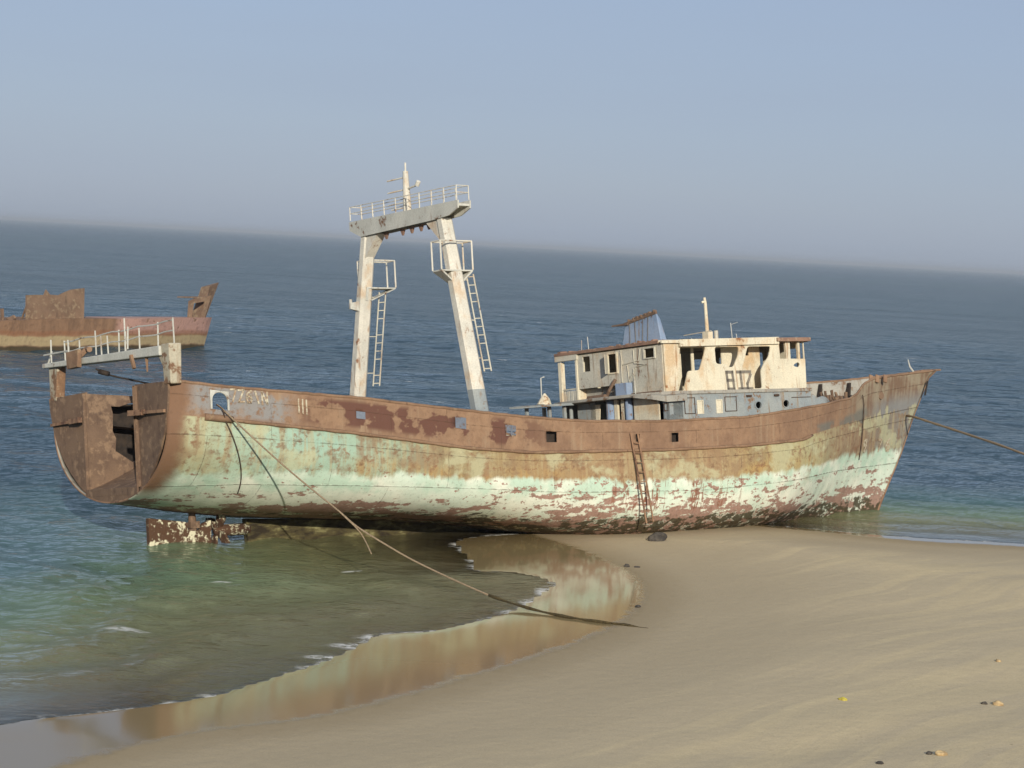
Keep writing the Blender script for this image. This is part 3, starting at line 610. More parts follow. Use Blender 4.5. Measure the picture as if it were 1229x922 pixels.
mb.build('railing', M['beam'], sg_)
mb = MB(); mb.box(-1.68,-1.5,1.3,2.15,6.2,6.78,.03); mb.tube([(-1.3,1.9,6.6),(-1.1,1.7,6.85),(-1.2,1.3,6.8)], .1, 7); mb.build('sheave_block', M['edge'], sg_)
mb = MB(); mb.bar((-1.5,-2.3,6.3),(-1.5,-2.5,5.85),.1); mb.tube([(-1.3,-3.0,6.2),(-1.3,-3.02,5.7)],[.06,.03],6); mb.pieces('hanging_hook', M['edge'], sg_)

# ---- A-frame gantry amidships
mb = MB(); X0, X1 = 11.0, 11.6
mb.plate([(3.34,11.5),(3.36,11.84),(-3.8,11.70),(-3.78,11.42),(-3.2,11.22),(-2.2,11.18),(2.6,11.18)], [], lambda a, b, w: (X0+w, a, b), .06)
mb.plate([(3.34,11.5),(3.36,11.84),(-3.8,11.70),(-3.78,11.42),(-3.2,11.22),(-2.2,11.18),(2.6,11.18)], [], lambda a, b, w: (X1-w, a, b), .06)
mb.hexa([(X0+.02,3.32,11.62),(X1-.02,3.32,11.62),(X1-.02,3.32,11.7),(X0+.02,3.32,11.7)], [(X0+.02,-3.76,11.5),(X1-.02,-3.76,11.5),(X1-.02,-3.76,11.58),(X0+.02,-3.76,11.58)])
ga = mb.build('gantry', M['beam'], ship)
for sg in (-1, 1):
    mb = MB(); b = Vector((11.3, sg*4.30, 2.95)); t = Vector((11.3, sg*2.52, 11.2)); m_ = b.lerp(t, .23)
    def ring(p, w, d):
        return [(p.x+d*c, p.y+w*s_, p.z) for c, s_ in ((-.5,-.28),(-.28,-.5),(.28,-.5),(.5,-.28),(.5,.28),(.28,.5),(-.28,.5),(-.5,.28))]
    mb.hexa(ring(m_, .56, .56), ring(t, .46, .5))
    leg = mb.build('leg', M['whiteleg'], ga)
    mb = MB(); mb.hexa(ring(b, .50, .60), ring(m_, .57, .57)); mb.build('leg_base', M['bluegrey'] if sg < 0 else M['whiteleg'], leg)
    # bracket under the beam
    mb = MB(); mb.hexa([(11.1, sg*2.3, 11.2),(11.5, sg*2.3, 11.2),(11.5, sg*2.62, 10.3),(11.1, sg*2.62, 10.3)], [(11.1, sg*1.6, 11.18),(11.5, sg*1.6, 11.18),(11.5, sg*2.56, 10.3),(11.1, sg*2.56, 10.3)]); mb.build('knee_bracket', M['whiteleg'], leg)
    ly = lambda z: sg*(4.30-1.78*(z-2.95)/8.25)
    # ladder up the forward face
    mb = MB(); z0, z1 = (5.5, 9.1); ox = .78 if sg > 0 else .62
    for o in (0, .36): mb.tube([(11.3+ox+o*.5-.1, ly(z)-o*.5, z) for z in (z0, z1)], .028, 6)
    for i, z in enumerate(np.arange(z0+.1, z1, .31)):
        if i in (2, 7) : continue
        mb.tube([(11.3+ox-.1, ly(z), z), (11.3+ox+.08, ly(z)-.18, z)], .02, 5)
    for z in (z0+.5, 7.4, 8.9): mb.tube([(11.4, ly(z), z), (11.3+ox-.1, ly(z), z)], .02, 5)
    mb.build('ladder', M['greywhite'], ga)
    # lookout platform with cage
    mb = MB(); z = 9.25; y = ly(z); xa, xb = (10.55, 11.95) if sg < 0 else (11.2, 12.55)
    ya, yb = y-.28, y+.28
    mb.box(xa, xb, ya, yb, z-.05, z); mb.hexa([(xa, ya, z-.05),(xa, yb, z-.05),(xa+.1, yb, z-.05),(xa+.1, ya, z-.05)], [(11.2, ya+.1, z-.5),(11.2, yb-.1, z-.5),(11.3, yb-.1, z-.5),(11.3, ya+.1, z-.5)])
    mb.hexa([(xb-.1, ya, z-.05),(xb-.1, yb, z-.05),(xb, yb, z-.05),(xb, ya, z-.05)], [(11.4, ya+.1, z-.5),(11.4, yb-.1, z-.5),(11.5, yb-.1, z-.5),(11.5, ya+.1, z-.5)])
    pf = mb.build('platform', M['beam'], ga)
    mb = MB()
    for px_, py_ in ((xa, ya), (xa, yb), (xb, ya), (xb, yb)): mb.tube([(px_, py_, z), (px_, py_, z+1.05)], .032, 6)
    for hh in (1.05,): mb.tube([(xa, ya, z+hh), (xb, ya, z+hh), (xb, yb, z+hh), (xa, yb, z+hh), (xa, ya, z+hh)], .03, 6)
    mb.build('guard_rail', M['whiteleg'], pf)
mb = MB()   # floodlight bracket on the port leg
mb.hexa([(10.7,3.1,8.45),(10.7,3.2,8.45),(10.7,3.2,8.68),(10.7,3.1,8.68)], [(11.1,3.0,8.35),(11.1,3.2,8.35),(11.1,3.2,8.75),(11.1,3.0,8.75)]); mb.tube([(10.75,3.15,8.65),(10.75,3.15,8.82)], .06, 8); mb.build('lamp_bracket', M['beam'], ga)
mb = MB(); rz = lambda y: 11.72+.024*(y+4)
ys_ = np.linspace(3.3, -3.72, 10)
for x_ in (X0+.03, X1-.03):
    for y in ys_: mb.tube([(x_, y, rz(y)), (x_, y, rz(y)+.52)], .022, 5)
    for hh in (.27, .52): mb.tube([(x_, y, rz(y)+hh) for y in ys_], .018, 5)
for y in (3.3, -3.72):
    for hh in (.27, .52): mb.tube([(X0+.03, y, rz(y)+hh), (X1-.03, y, rz(y)+hh)], .018, 5)
mb.build('railing', M['whiteleg'], ga)
for y in (1.2, .1, -.5, -1.1, -1.6):
    mb = MB(); mb.hexa([(11.2, y-.13, 11.17),(11.3, y-.13, 11.17),(11.3, y+.13, 11.17),(11.2, y+.13, 11.17)], [(11.22, y-.03, 10.92),(11.28, y-.03, 10.92),(11.28, y+.03, 10.92),(11.22, y+.03, 10.92)]); mb.build('lifting_lug', M['roofrust'], ga)
mb = MB(); mb.tube([(11.3,-.2,11.6),(11.3,-.2,12.4),(11.3,-.2,13.3)], [.17,.14,.1], 10); mb.tube([(11.3,-.2,13.3),(11.3,-.22,13.62)], .035, 6)
ms = mb.build('signal_mast', M['whiteleg'], ga)
mb = MB()
for z, ln in ((13.08,.95),(12.62,.95),(12.15,.95),(11.95,.75)): mb.tube([(11.3,-.2,z),(11.1,-.2+ln,z-.03)], .03, 6)
mb.tube([(11.3,-.2,12.62),(11.3,-.95,12.68)], .04, 6); mb.tube([(11.3,-.9,12.66),(11.3,-1.02,12.8)], .085, 8)
mb.build('mast_arm', M['whiteleg'], ms)

# ---- lower deckhouse
mb = MB(); sy = lambda y0: (lambda a, b, w: (a, y0+w, b))
def circ(cx, cz, rx, rz, n=14): return [(cx+rx*math.cos(2*math.pi*i/n), cz+rz*math.sin(2*math.pi*i/n)) for i in range(n)]
PH = [(26.0,4.02),(27.56,4.05)]
mb.plate([(21.0,2.4),(29.05,2.4),(29.05,4.52),(21.0,4.52)], [[(21.2,3.75),(21.4,3.75),(21.4,4.24),(21.2,4.24)]]+[[(a,3.78),(a+.26,3.78),(a+.26,4.25),(a,4.25)] for a in (22.7,23.72)]+[circ(x, z, .17, .15) for x, z in PH], sy(-3.12), .06)
mb.plate([(21.0,2.4),(29.05,2.4),(29.05,4.52),(21.0,4.52)], [], sy(3.06), .06)
mb.plate([(-3.1,2.4),(3.1,2.4),(3.1,4.52),(-3.1,4.52)], [], lambda a, b, w: (29.0+w, a, b), .06)
mb.plate([(-3.1,2.4),(3.1,2.4),(3.1,4.52),(-3.1,4.52)], [[(.35,2.5),(1.15,2.5),(1.15,4.3),(.35,4.3)],[(-2.1,2.5),(-1.4,2.5),(-1.4,4.4),(-2.1,4.4)]], lambda a, b, w: (21.9+w, a, b), .06)
dh = mb.build('deckhouse', M['bluegrey'], ship)
for a in (22.7, 23.72):
    mb = MB(); mb.plate([(a,3.78),(a+.26,3.78),(a+.26,4.25),(a,4.25)], [], sy(-3.10), .02); mb.plate([(a-.04,3.74),(a+.30,3.74),(a+.30,4.29),(a-.04,4.29)], [[(a,3.78),(a+.26,3.78),(a+.26,4.25),(a,4.25)]], sy(-3.135), .02); mb.build('window', M['white'], dh)
for x, z in PH:
    mb = MB(); mb.plate(circ(x, z, .21, .19), [circ(x, z, .165, .145)], sy(-3.15), .04); mb.build('porthole', M['bluegrey'], dh)
for a, b, z0, z1 in ((21.98,22.55,3.75,4.4),(24.15,24.8,3.8,4.4),(20.9,21.12,3.9,4.2)):
    mb = MB(); mb.plate([(a,z0),(b,z0),(b,z1),(a,z1)], [[(a+.03,z0+.03),(b-.03,z0+.03),(b-.03,z1-.03),(a+.03,z1-.03)]], sy(-3.14), .025); mb.build('panel_frame', M['cable'], dh)
mb = MB()
for x in (25.35, 26.9): mb.box(x, x+.25, -3.2, -3.1, 4.36, 4.44)
for x, l in ((27.9,.7),(28.5,.5)): mb.box(x, x+l, -3.14, -3.1, 4.28, 4.31)
mb.pieces('rain_gutter', M['cable'], dh)
mb = MB(); mb.plate([(29.07,3.2),(29.07,4.5),(29.5,4.42),(30.4,4.02),(30.9,3.6),(30.9,3.2)], [], sy(-2.75), .04); mb.plate([(-2.7,3.2),(-1.5,3.2),(-1.5,3.9),(-2.7,3.9)], [], lambda a, b, w: (30.7+w, a, b), .04); mb.build('breakwater_plate', M['bluegrey'], dh)
# aft end of the deckhouse: columns and panels below the boat deck
for y, rr, mm in ((.05,.2,'blue'),(-1.05,.15,'blue'),(2.6,.08,'bluegrey')):
    mb = MB(); mb.tube([(20.9, y, 2.4), (20.9, y, 4.56)], rr, 12); mb.build('pillar', M[mm], dh, True)
for y in (-.3, -.72):
    mb = MB(); mb.box(20.85, 20.95, y-.1, y+.1, 2.4, 4.56); mb.build('pillar', M['white'], dh)
mb = MB(); mb.box(21.0, 21.06, 1.15, 2.3, 2.4, 4.5); mb.box(20.98, 21.9, -3.12, -3.0, 2.4, 4.5); mb.pieces('bulkhead_panel', M['bluegrey'], dh); mb = MB(); mb.box(20.98,21.03,-2.75,-1.25,2.4,4.48); mb.build('bulkhead_panel', M['white'], dh)
mb = MB(); mb.hexa([(21.0,1.1,2.5),(21.04,1.1,2.5),(21.04,.85,4.4),(21.0,.85,4.4)], [(21.0,1.45,2.5),(21.04,1.45,2.5),(21.04,1.45,4.4),(21.0,1.45,4.4)]); mb.build('door', M['white'], dh)
# boat deck slab with rounded aft edge, sagging torn plate at its corner
mb = MB(); edge = [(29.1,3.3),(21.2,3.7),(20.8,3.6),(20.55,2.8),(20.4,1.5),(20.35,0),(20.4,-1.2),(20.55,-2.2),(20.9,-3.0),(21.3,-3.2),(29.1,-3.16)]
mb.hexa([(x, y, 4.53) for x, y in edge], [(x, y, 4.63+.004*i) for i, (x, y) in enumerate(edge)]); bd = mb.build('boat_deck', M['inner'], ship, bevel=.02)
mb = MB(); mb.hexa([(20.4,-1.9,4.5),(20.6,-2.8,4.38),(20.9,-3.35,4.24),(21.9,-3.4,4.28),(21.9,-3.15,4.5)], [(20.4,-1.9,4.62),(20.6,-2.8,4.56),(20.9,-3.35,4.48),(21.9,-3.4,4.52),(21.9,-3.15,4.62)]); mb.build('bent_plate', M['inner'], bd)
mb = MB(); mb.box(20.75, 21.1, -1.15, -.45, 4.64, 5.15); mb.build('locker', M['blue'], bd, bevel=.02)
mb = MB(); mb.box(20.95,21.05,-2.9,-1.2,4.64,4.72); mb.tube([(20.9,.3,4.64),(20.85,.05,4.9),(21.0,-.2,5.35)], .07, 6); mb.box(20.7,20.9,.2,1.3,4.64,4.78,.05); mb.pieces('deck_debris', M['darkrust'], bd)
# canopy wreckage on the port side aft of the house
mb = MB(); mb.hexa([(18.2,3.2,4.42),(18.9,1.8,4.42),(20.6,2.0,4.46),(20.6,3.7,4.5),(19.2,3.9,4.48)], [(18.15,3.2,4.5),(18.9,1.8,4.5),(20.6,2.0,4.56),(20.6,3.7,4.6),(19.2,3.9,4.58)])
for x, y in ((18.9,3.0),(19.6,2.4),(20.3,2.3),(20.2,3.5)): mb.bar((x, y, 2.4), (x, y, 4.45), .12)
cn = mb.build('canopy', M['bluegrey'], ship)
mb = MB(); mb.tube([(19.75,2.9,4.52),(19.8,2.9,4.8),(19.8,2.9,5.02)], [.32,.2,.03], 8); mb.build('vent_cowl', M['white'], cn)
mb = MB(); mb.tube([(20.3,3.75,4.6),(20.32,3.75,5.7),(20.5,3.75,5.75)], .025, 6); mb.tube([(20.9,-1.5,4.6),(20.9,-1.5,5.3)], .02, 5); mb.pieces('stanchion', M['beam'], bd)

# ---- wheelhouse
mb = MB()
def rounded(poly, rad=.12, n=4):
    out = []; m = len(poly)
    for i in range(m):
        p0, p1, p2 = (Vector(poly[(i+k)%m]) for k in (-1, 0, 1)); a = (p0-p1); b = (p2-p1); r_ = min(rad, a.length*.4, b.length*.4)
        a = p1+a.normalized()*r_; b = p1+b.normalized()*r_
        for k in range(n+1):
            t = k/n; q = a*(1-t)**2+p1*2*t*(1-t)+b*t*t; out.append((q.x, q.y))
    return out
door = rounded([(22.0,6.40),(23.38,6.40),(23.2,5.95),(22.98,5.48),(22.36,5.45),(22.08,4.68),(21.72,4.68),(21.85,5.4)], .1)
w1 = rounded([(23.88,5.72),(23.86,6.40),(25.2,6.40),(25.12,6.05),(24.82,5.58),(24.5,5.58),(24.48,5.70)], .14)
w2 = rounded([(25.68,6.41),(26.98,6.41),(26.84,6.0),(26.55,5.72),(26.34,5.42),(26.36,4.70),(25.84,4.70),(25.86,5.34),(25.28,5.50),(25.46,5.9)], .11)
ph = circ(28.42, 5.63, .17, .12, 12)
ph = [(a+.03*math.sin(5*i), b+.03*math.cos(7*i)) for i, (a, b) in enumerate(ph)]
mb.plate([(21.15,4.63),(28.9,4.63),(28.92,5.88),(27.48,5.90),(27.46,6.62),(21.15,6.56)], [door, w1, w2, ph], sy(-3.04), .05)
pw = [rounded([(a,5.5),(a+.75,5.5),(a+.75,6.3),(a,6.3)], .1) for a in (27.6,)]
mb.plate([(21.15,4.63),(28.9,4.63),(28.9,6.6),(21.15,6.56)], pw, sy(2.28), .05)
fwn = [rounded([(a,5.5),(a+.7,5.5),(a+.7,6.35),(a,6.35)], .1) for a in (-2.6,-1.6,-.6,.4,1.4)]
mb.plate([(-3.0,4.63),(2.3,4.63),(2.3,6.6),(-3.0,6.6)], fwn+[rounded([(-2.98+.02,5.9),(-2.7,5.9),(-2.7,6.55),(-2.96,6.55)], .02)], lambda a, b, w: (28.88+w, a, b), .05)
wh = mb.build('wheelhouse', M['white'], ship)
mb = MB()
mb.plate([(2.28,5.12),(-.35,5.12),(-.35,4.66),(-2.97,4.66),(-2.97,6.52),(2.28,6.5)],
         [[(1.92,5.80),(1.46,5.80),(1.46,6.42),(1.92,6.42)], [(.30,5.62),(-.24,5.62),(-.24,6.40),(.30,6.40)], [(-1.95,6.06),(-2.54,6.06),(-2.54,6.42),(-1.95,6.42)]], lambda a, b, w: (21.1+w, a, b), .05)
aw = mb.build('aft_wall', M['greywhite'], wh)
mb = MB(); mb.plate([(.34,5.58),(-.30,5.58),(-.30,6.44),(.34,6.44)], [[(.28,5.64),(-.22,5.64),(-.22,6.38),(.28,6.38)]], lambda a, b, w: (21.06+w, a, b), .05); mb.build('door_frame', M['white'], aw)
mb = MB(); mb.hexa([(21.05,.30,5.6),(21.08,.30,5.6),(21.08,.30,6.38),(21.05,.30,6.38)], [(20.75,.12,5.6),(20.78,.12,5.6),(20.78,.12,6.38),(20.75,.12,6.38)]); mb.build('door', M['greywhite'], aw)
mb = MB(); mb.plate([(-1.88,6.01),(-2.6,6.01),(-2.6,6.46),(-1.88,6.46)], [[(-1.95,6.06),(-2.54,6.06),(-2.54,6.42),(-1.95,6.42)]], lambda a, b, w: (21.05+w, a, b), .06); mb.build('window_frame', M['greywhite'], aw)
mb = MB(); mb.plate([(2.28,4.64),(-.3,4.64),(-.3,5.1),(2.28,5.1)], [], lambda a, b, w: (21.5+w, a, b), .04); mb.build('kick_panel', M['inner'], wh)
mb = MB()   # cable runs hanging on the aft wall
for pts in ([(-.5,6.4),(-.62,5.9),(-1.6,6.0),(-1.7,6.45)], [(-.9,5.85),(-.95,5.2),(-1.4,5.75),(-1.95,5.8)], [(-1.3,6.45),(-1.32,5.9),(-2.1,5.8)], [(-.55,6.5),(-.52,5.2)], [(-1.25,5.7),(-1.27,4.8)]):
    mb.tube([(21.07, y, z) for y, z in pts], .018, 5)
mb.pieces('pipe_run', M['greywhite'], aw)
mb = MB(); mb.box(21.05, 21.25, 3.3, 3.48, 4.63, 6.3); mb.box(21.05, 21.2, 2.26, 2.36, 4.63, 6.4); mb.build('post', M['white'], wh)
mb = MB(); mb.box(21.0, 21.25, 2.2, 3.62, 6.34, 6.6); mb.build('header_beam', M['greywhite'], wh); mb = MB(); mb.box(21.1, 21.16, 2.3, 3.3, 5.12, 5.18); mb.build('hand_rail', M['greywhite'], wh)
mb = MB()
for y in (2.42, 2.66, 2.9, 3.14): mb.box(21.1, 21.14, y, y+.17, 4.63, 5.1-.02*random.random())
mb.build('plank_screen', M['greywhite'], wh)
mb = MB()
rim = [(21.02,-2.9),(21.02,3.62),(27.4,3.3),(27.4,-3.12),(21.4,-3.14)]
mb.hexa([(x, y, 6.60) for x, y in rim], [(x, y, 6.68) for x, y in rim]); rf = mb.build('roof', M['greywhite'], wh)
mb = MB(); mb.bar((20.95,-3.12,6.60),(22.0,-3.16,6.6),.1,.08,(0,0,1)); mb.bar((21.9,-3.15,6.55),(27.35,-3.12,6.64),.28,.1,(0,0,1)); mb.build('roof_fascia', M['white'], rf)
mb = MB(); mb.bar((21.0,3.62,6.62),(21.0,-2.9,6.62),.11,.05,(0,0,1))
for i in range(26):
    y = 3.5-i*.25; x = 21.0+random.uniform(0,.5); mb.box(x, x+random.uniform(.1,.4), y, y+random.uniform(.1,.3), 6.67, 6.70+random.uniform(0,.07), .02)
mb.build('roof_edge', M['roofrust'], rf)
mb = MB(); o_ = [(27.2,-3.25),(29.05,-3.3),(29.4,-2.6),(29.45,2.4),(29.0,3.2),(27.2,3.2)]
mb.hexa([(x, y, 6.60) for x, y in o_], [(x, y, 6.74+.02*math.sin(x*9+y)) for x, y in o_]); mb.build('visor', M['roofrust'], wh)
mb = MB(); mb.box(27.85, 28.1, -3.02, -2.92, 5.86, 6.62); mb.build('post', M['white'], wh)
mb = MB(); mb.box(28.55, 28.66, -3.02, -2.92, 5.86, 6.62); mb.build('post', M['white'], wh)
mb = MB(); mb.plate([(22.2,4.64),(27.1,4.64),(27.1,6.58),(22.2,6.58)], [[(22.74,4.7),(23.3,4.7),(23.3,6.42),(22.74,6.42)],[(23.44,5.2),(23.98,5.2),(23.98,6.42),(23.44,6.42)],[(24.55,5.72),(24.95,5.72),(24.95,6.42),(24.55,6.42)],[(26.3,6.1),(26.48,6.1),(26.48,6.42),(26.3,6.42)]], sy(-2.25), .05); mb.build('inner_bulkhead', M['white'], wh)
mb = MB(); mb.box(27.1, 27.2, -.6, 2.2, 4.63, 5.6); mb.box(23.9, 23.96, .2, 2.2, 4.63, 6.58); mb.pieces('partition', M['white'], wh)
mb = MB(); lp = sy(-3.075); lp2 = lambda a, b, w: (a, -3.046-w, b)
for ch, x in (('8',24.5),('I',25.1),('2',25.62 if False else 25.55)):
    mb = MB(); letters(mb, ch, x-.02, 4.70, .32 if ch != '2' else .26,   .68, .12, lp2, -.10); mb.build('letter', M['letter'], wh)
# funnel shell, leaning, torn open to starboard
mb = MB()
mb.hexa([(22.5,1.02,6.68),(22.5,-1.4,6.70),(22.56,-1.4,6.70),(22.56,1.02,6.68)], [(22.5,.72,7.62),(22.5,-1.18,7.92),(22.56,-1.18,7.92),(22.56,.72,7.62)])
mb.hexa([(22.56,1.02,6.68),(22.56,.96,6.68),(23.7,.96,6.68),(23.7,1.02,6.68)], [(22.56,.72,7.62),(22.56,.66,7.62),(23.7,.66,7.62),(23.7,.72,7.62)])
mb.hexa([(22.56,-1.4,6.70),(22.56,-1.36,6.70),(22.9,-1.3,6.70),(22.9,-1.34,6.70)], [(22.56,-1.18,7.9),(22.56,-1.14,7.9),(22.75,-1.1,7.7),(22.75,-1.14,7.7)])
fu = mb.build('funnel', M['blue'], ship)
mb = MB()
for y in (.45, .1, -.3, -.62): mb.bar((22.47, y+.02, 6.7), (22.47, y-.1*(y < 0)+.0, 7.62+(.72-y)*.15), .018, .018)
mb.pieces('stiffener', M['letter'], fu)
mb = MB(); mb.hexa([(22.4,1.5,7.62),(22.4,.5,7.60),(23.6,.5,7.66),(23.6,1.3,7.66)], [(22.4,1.5,7.67),(22.4,.5,7.69),(23.6,.5,7.73),(23.6,1.3,7.71)])
mb.bar((22.5,.75,7.66),(22.5,-1.2,7.95),.1,.1)
for i in range(7): y = .5-i*.26; mb.box(22.45,22.6,y-.06,y+.06,7.66+(.72-y)*.155,7.78+(.72-y)*.16,.03)
mb.build('cap', M['darkrust'], fu)
# roof clutter: stub mast and thin aerials
mb = MB(); mb.box(26.18,26.45,-.2,.12,6.68,7.28,.02); mb.tube([(26.35,0,7.2),(26.33,0,8.5),(26.3,.0,8.72)], [.08,.065,.05], 10); mb.tube([(26.33,0,8.55),(26.18,.06,8.52)], .05, 8)
rm = mb.build('radar_mast', M['white'], ship); mb = MB(); mb.tube([(26.3,1.4,7.25),(26.3,-.3,7.3)], .02, 5); mb.tube([(26.75,-.1,6.7),(26.75,-.1,7.32)], .09, 8); mb.pieces('mast_stay', M['greywhite'], rm)
mb = MB()
for x, y, h_ in ((21.6,2.55,.5),(21.7,2.2,.62),(27.3,-.5,.95),(25.4,0,.35),(25.0,.4,.3),(26.9,.4,.6),(27.7,-.4,.5)): mb.tube([(x, y, 6.66), (x+random.uniform(-.06,.06), y+random.uniform(-.08,.08), 6.66+h_)], .016, 5)
mb.tube([(27.3,-.5,7.55),(27.3,-.85,7.6)], .012, 5)
mb.pieces('aerial', M['beam'], ship)

# ---- foredeck: bulwark frames, wreckage, bow fittings
for x0 in (33.1, 34.9, 36.3, 37.4):
    mb = MB(); yt, yb = itp(x0, BEAM), itp(x0, BEAM)-.12; xt, xb = hx(x0, 5.0), hx(x0, 3.9)
    mb.hexa([(xb, yb-.02, 3.9),(xb+.1, yb-.02, 3.9),(xb+.1, yb-.42, 3.9),(xb, yb-.42, 3.9)], [(xt, yt-.06, 5.08),(xt+.1, yt-.06, 5.08),(xt+.1, yt-.2, 5.08),(xt, yt-.2, 5.08)]); mb.build('bulwark_frame', M['dark'], ship)
mb = MB()
for i in range(26):
    p = Vector((random.uniform(31.8,33.2), random.uniform(-1.5,-.2), 3.3)); q = p+Vector((random.uniform(-.4,.4), random.uniform(-.25,.4), random.uniform(.7,1.4))); mb.bar(p, q, random.uniform(.05,.16), random.uniform(.04,.1))
for i in range(5):
    p = Vector((random.uniform(31.6,32.6), -1.9+random.uniform(-.1,.3), 3.9)); mb.bar(p, p+Vector((random.uniform(-.3,.3), random.uniform(-.2,.2), random.uniform(.3,.5))), .09)
wl = mb.build('windlass_wreckage', M['darkrust'], ship)
mb = MB(); mb.tube([(31.6,.4,3.9),(31.6,-1.2,3.9)], .35, 14); mb.tube([(31.6,.4,3.9),(31.6,.5,3.9)], .5, 14); mb.tube([(31.6,-1.2,3.9),(31.6,-1.3,3.9)], .5, 14); mb.build('drum', M['bluegrey'], wl, True)
mb = MB(); mb.tube([(38.95,.0,5.42),(38.75,.05,5.7),(38.66,.05,6.02)], [.05,.035,.02], 6); mb.build('bow_spike', M['beam'], ship); mb = MB(); mb.tube([(38.9,0,5.45),(39.6,0,5.5),(40.75,0,5.52)], .045, 6); mb.box(39.3,40.2,-.12,.12,5.42,5.5,.03); mb.build('bow_rail', M['edge'], ship); mb = MB()
for x in (34.0, 34.4, 34.9): mb.bar((x,-1.9,4.9),(x+.1,-1.85,5.22),.2,.06)
mb.pieces('bent_bracket', M['edge'], ship)
mb = MB(); mb.hexa([(39.0,-.46,4.35),(39.1,-.44,4.35),(39.5,-.30,5.0),(39.4,-.32,5.0)], [(39.0,-.50,4.35),(39.1,-.48,4.35),(39.5,-.34,5.0),(39.4,-.36,5.0)]); mb.build('hawse_slot', M['dark'], ship)
mb = MB(); b = bowpt(35.0, 4.35, 0); mb.tube([(b[0], b[1]+.05, b[2]), (b[0], b[1]-.05, b[2])], .17, 12); mb.build('hawse_pipe', M['darkrust'], ship)

# ------------------------------------------------------------------ things leaning on or tied to the wreck
def rope_mesh(pts, r, sag=0, n=6, seg=6):
    P = [Vector(p) for p in pts]; out = []
    for i in range(len(P)-1):
        p0, p1, p2, p3 = P[max(i-1,0)], P[i], P[i+1], P[min(i+2,len(P)-1)]
        for k in range(seg):
            t = k/seg; out.append(.5*((2*p1)+(p2-p0)*t+(2*p0-5*p1+4*p2-p3)*t*t+(3*p1-p0-3*p2+p3)*t**3))
    out.append(P[-1])
    m_ = MB(); m_.tube(out, [r*(1+.15*math.sin(i*2.1)) for i in range(len(out))], n); return m_, out
lad = MB(); a0, a1 = sh((17.75,-4.72,3.05)), sh((18.12,-4.9,-.35)); b0, b1 = sh((18.1,-4.72,3.0)), sh((18.46,-4.9,-.3))
lad.tube([a0, a1], .035, 6); lad.tube([b0, b1], .035, 6)
for i in range(1, 9):
    if i in (7,): continue
    t = i/9.2; lad.tube([a0.lerp(a1, t), b0.lerp(b1, t)], .022, 5)
tag(lad.build('boarding_ladder', M['rust']), 'rusty thin iron ladder leaning on the middle of the trawler hull', 'ladder')
pts = [(-9.31,67.36,4.99),(-8.35,66.85,4.27),(-6.87,66.07,3.22),(-5.28,65.2,2.21),(-4.62,64.84,1.77),(-3.73,64.33,1.36),(-2.64,63.71,.92),(-1.05,62.76,.43),(-.02,62.0,.2),(1.24,61.0,.07),(2.44,60.1,.06),(3.6,59.6,.06),(4.3,59.35,.0)]
mbr, path = rope_mesh([sh((.45,-4.35,4.5))]+pts, .032)
ro = empty('mooring_rope', pts[-1]); tag(ro, 'tan mooring rope from the trawler stern down to the sand, weedy at its end', 'rope')
def kid(o, parent):
    o.parent = parent; o.matrix_parent_inverse = parent.matrix_world.inverted(); return o
bpy.context.view_layer.update()
cut = int(len(path)*.66)
m1 = MB(); m1.tube(path[:cut+1], .03, 6); kid(m1.build('dry_length', M['rope'], None, True), ro)
m2 = MB(); m2.tube(path[cut:], [.04+.012*math.sin(i*1.3) for i in range(len(path)-cut)], 6)
for i in range(cut+14, len(path)-9):
    for k in range(3):
        p = path[i].lerp(path[i+1], random.random()); m2.tube([p, p+Vector((random.uniform(-.04,.04), random.uniform(-.1,.02), -random.uniform(.04,.16)))], .012, 4)
kid(m2.build('weedy_length', M['weed'], None, True), ro)
m3, _ = rope_mesh([pts[3], Vector(pts[4])+Vector((.0,-.05,-.05)), Vector(pts[4])+Vector((.25,-.1,-.35)), Vector(pts[5])+Vector((-.35,-.05,-.35))], .022); kid(m3.build('frayed_strand', M['rope'], None, True), ro)
def hullpt(x, z, w=.05):
    x0 = x
    for _ in range(8): x0 += x-hx(x0, z)
    return (x, -((hb(x0, z) if z < itp(x0, STRK) else itp(x0, BEAM)*1.012)+w), z)
mbr, _ = rope_mesh([sh((.4,-4.4,4.5)), sh((.46,-4.72,4.3))]+[sh(hullpt(.5+.46*(4.2-z), z, .08+.05*math.sin((4.2-z)*1.1))) for z in np.arange(4.0, 1.5, -.3)], .02, seg=3)
tag(mbr.build('hanging_cable', M['cable'], None, True), 'thin dark cable hanging down the hull from the arched stern opening', 'cable')
mbr, _ = rope_mesh([sh((32.9,-2.4,4.35))]+[sh(hullpt(33.15+.03*(4-z), z, .06)) for z in np.arange(4.0, 1.4, -.3)], .02, seg=3)
tag(mbr.build('hanging_cable', M['cable'], None, True), 'thin dark cable hanging straight down the hull near the bow', 'cable')
mbr, _ = rope_mesh([sh((38.15,.12,3.5)), (17.95,92.5,4.16), (18.52,91,4.04), (19.46,88.5,3.84), (20.84,84,3.51), (24.21,76,2.43), (26.66,70,1.4), (29,64,1.0)], .05)
tag(mbr.build('mooring_rope', M['rope'], None, True), 'thick brown mooring rope running from the bow out to the right', 'rope')
mbr, _ = rope_mesh([sh((-1.2,.9,6.1)), sh((-.8,.6,5.85)), sh((0,-.4,5.5)), sh((.6,-1.5,5.15))], .03); mbr.tube([sh((-1.1,.85,6.0)), sh((-.9,.55,5.9))], .09, 7)
tag(mbr.build('stay_cable', M['dark'], None, True), 'black cable slanting from the stern gantry beam into the slipway', 'cable')

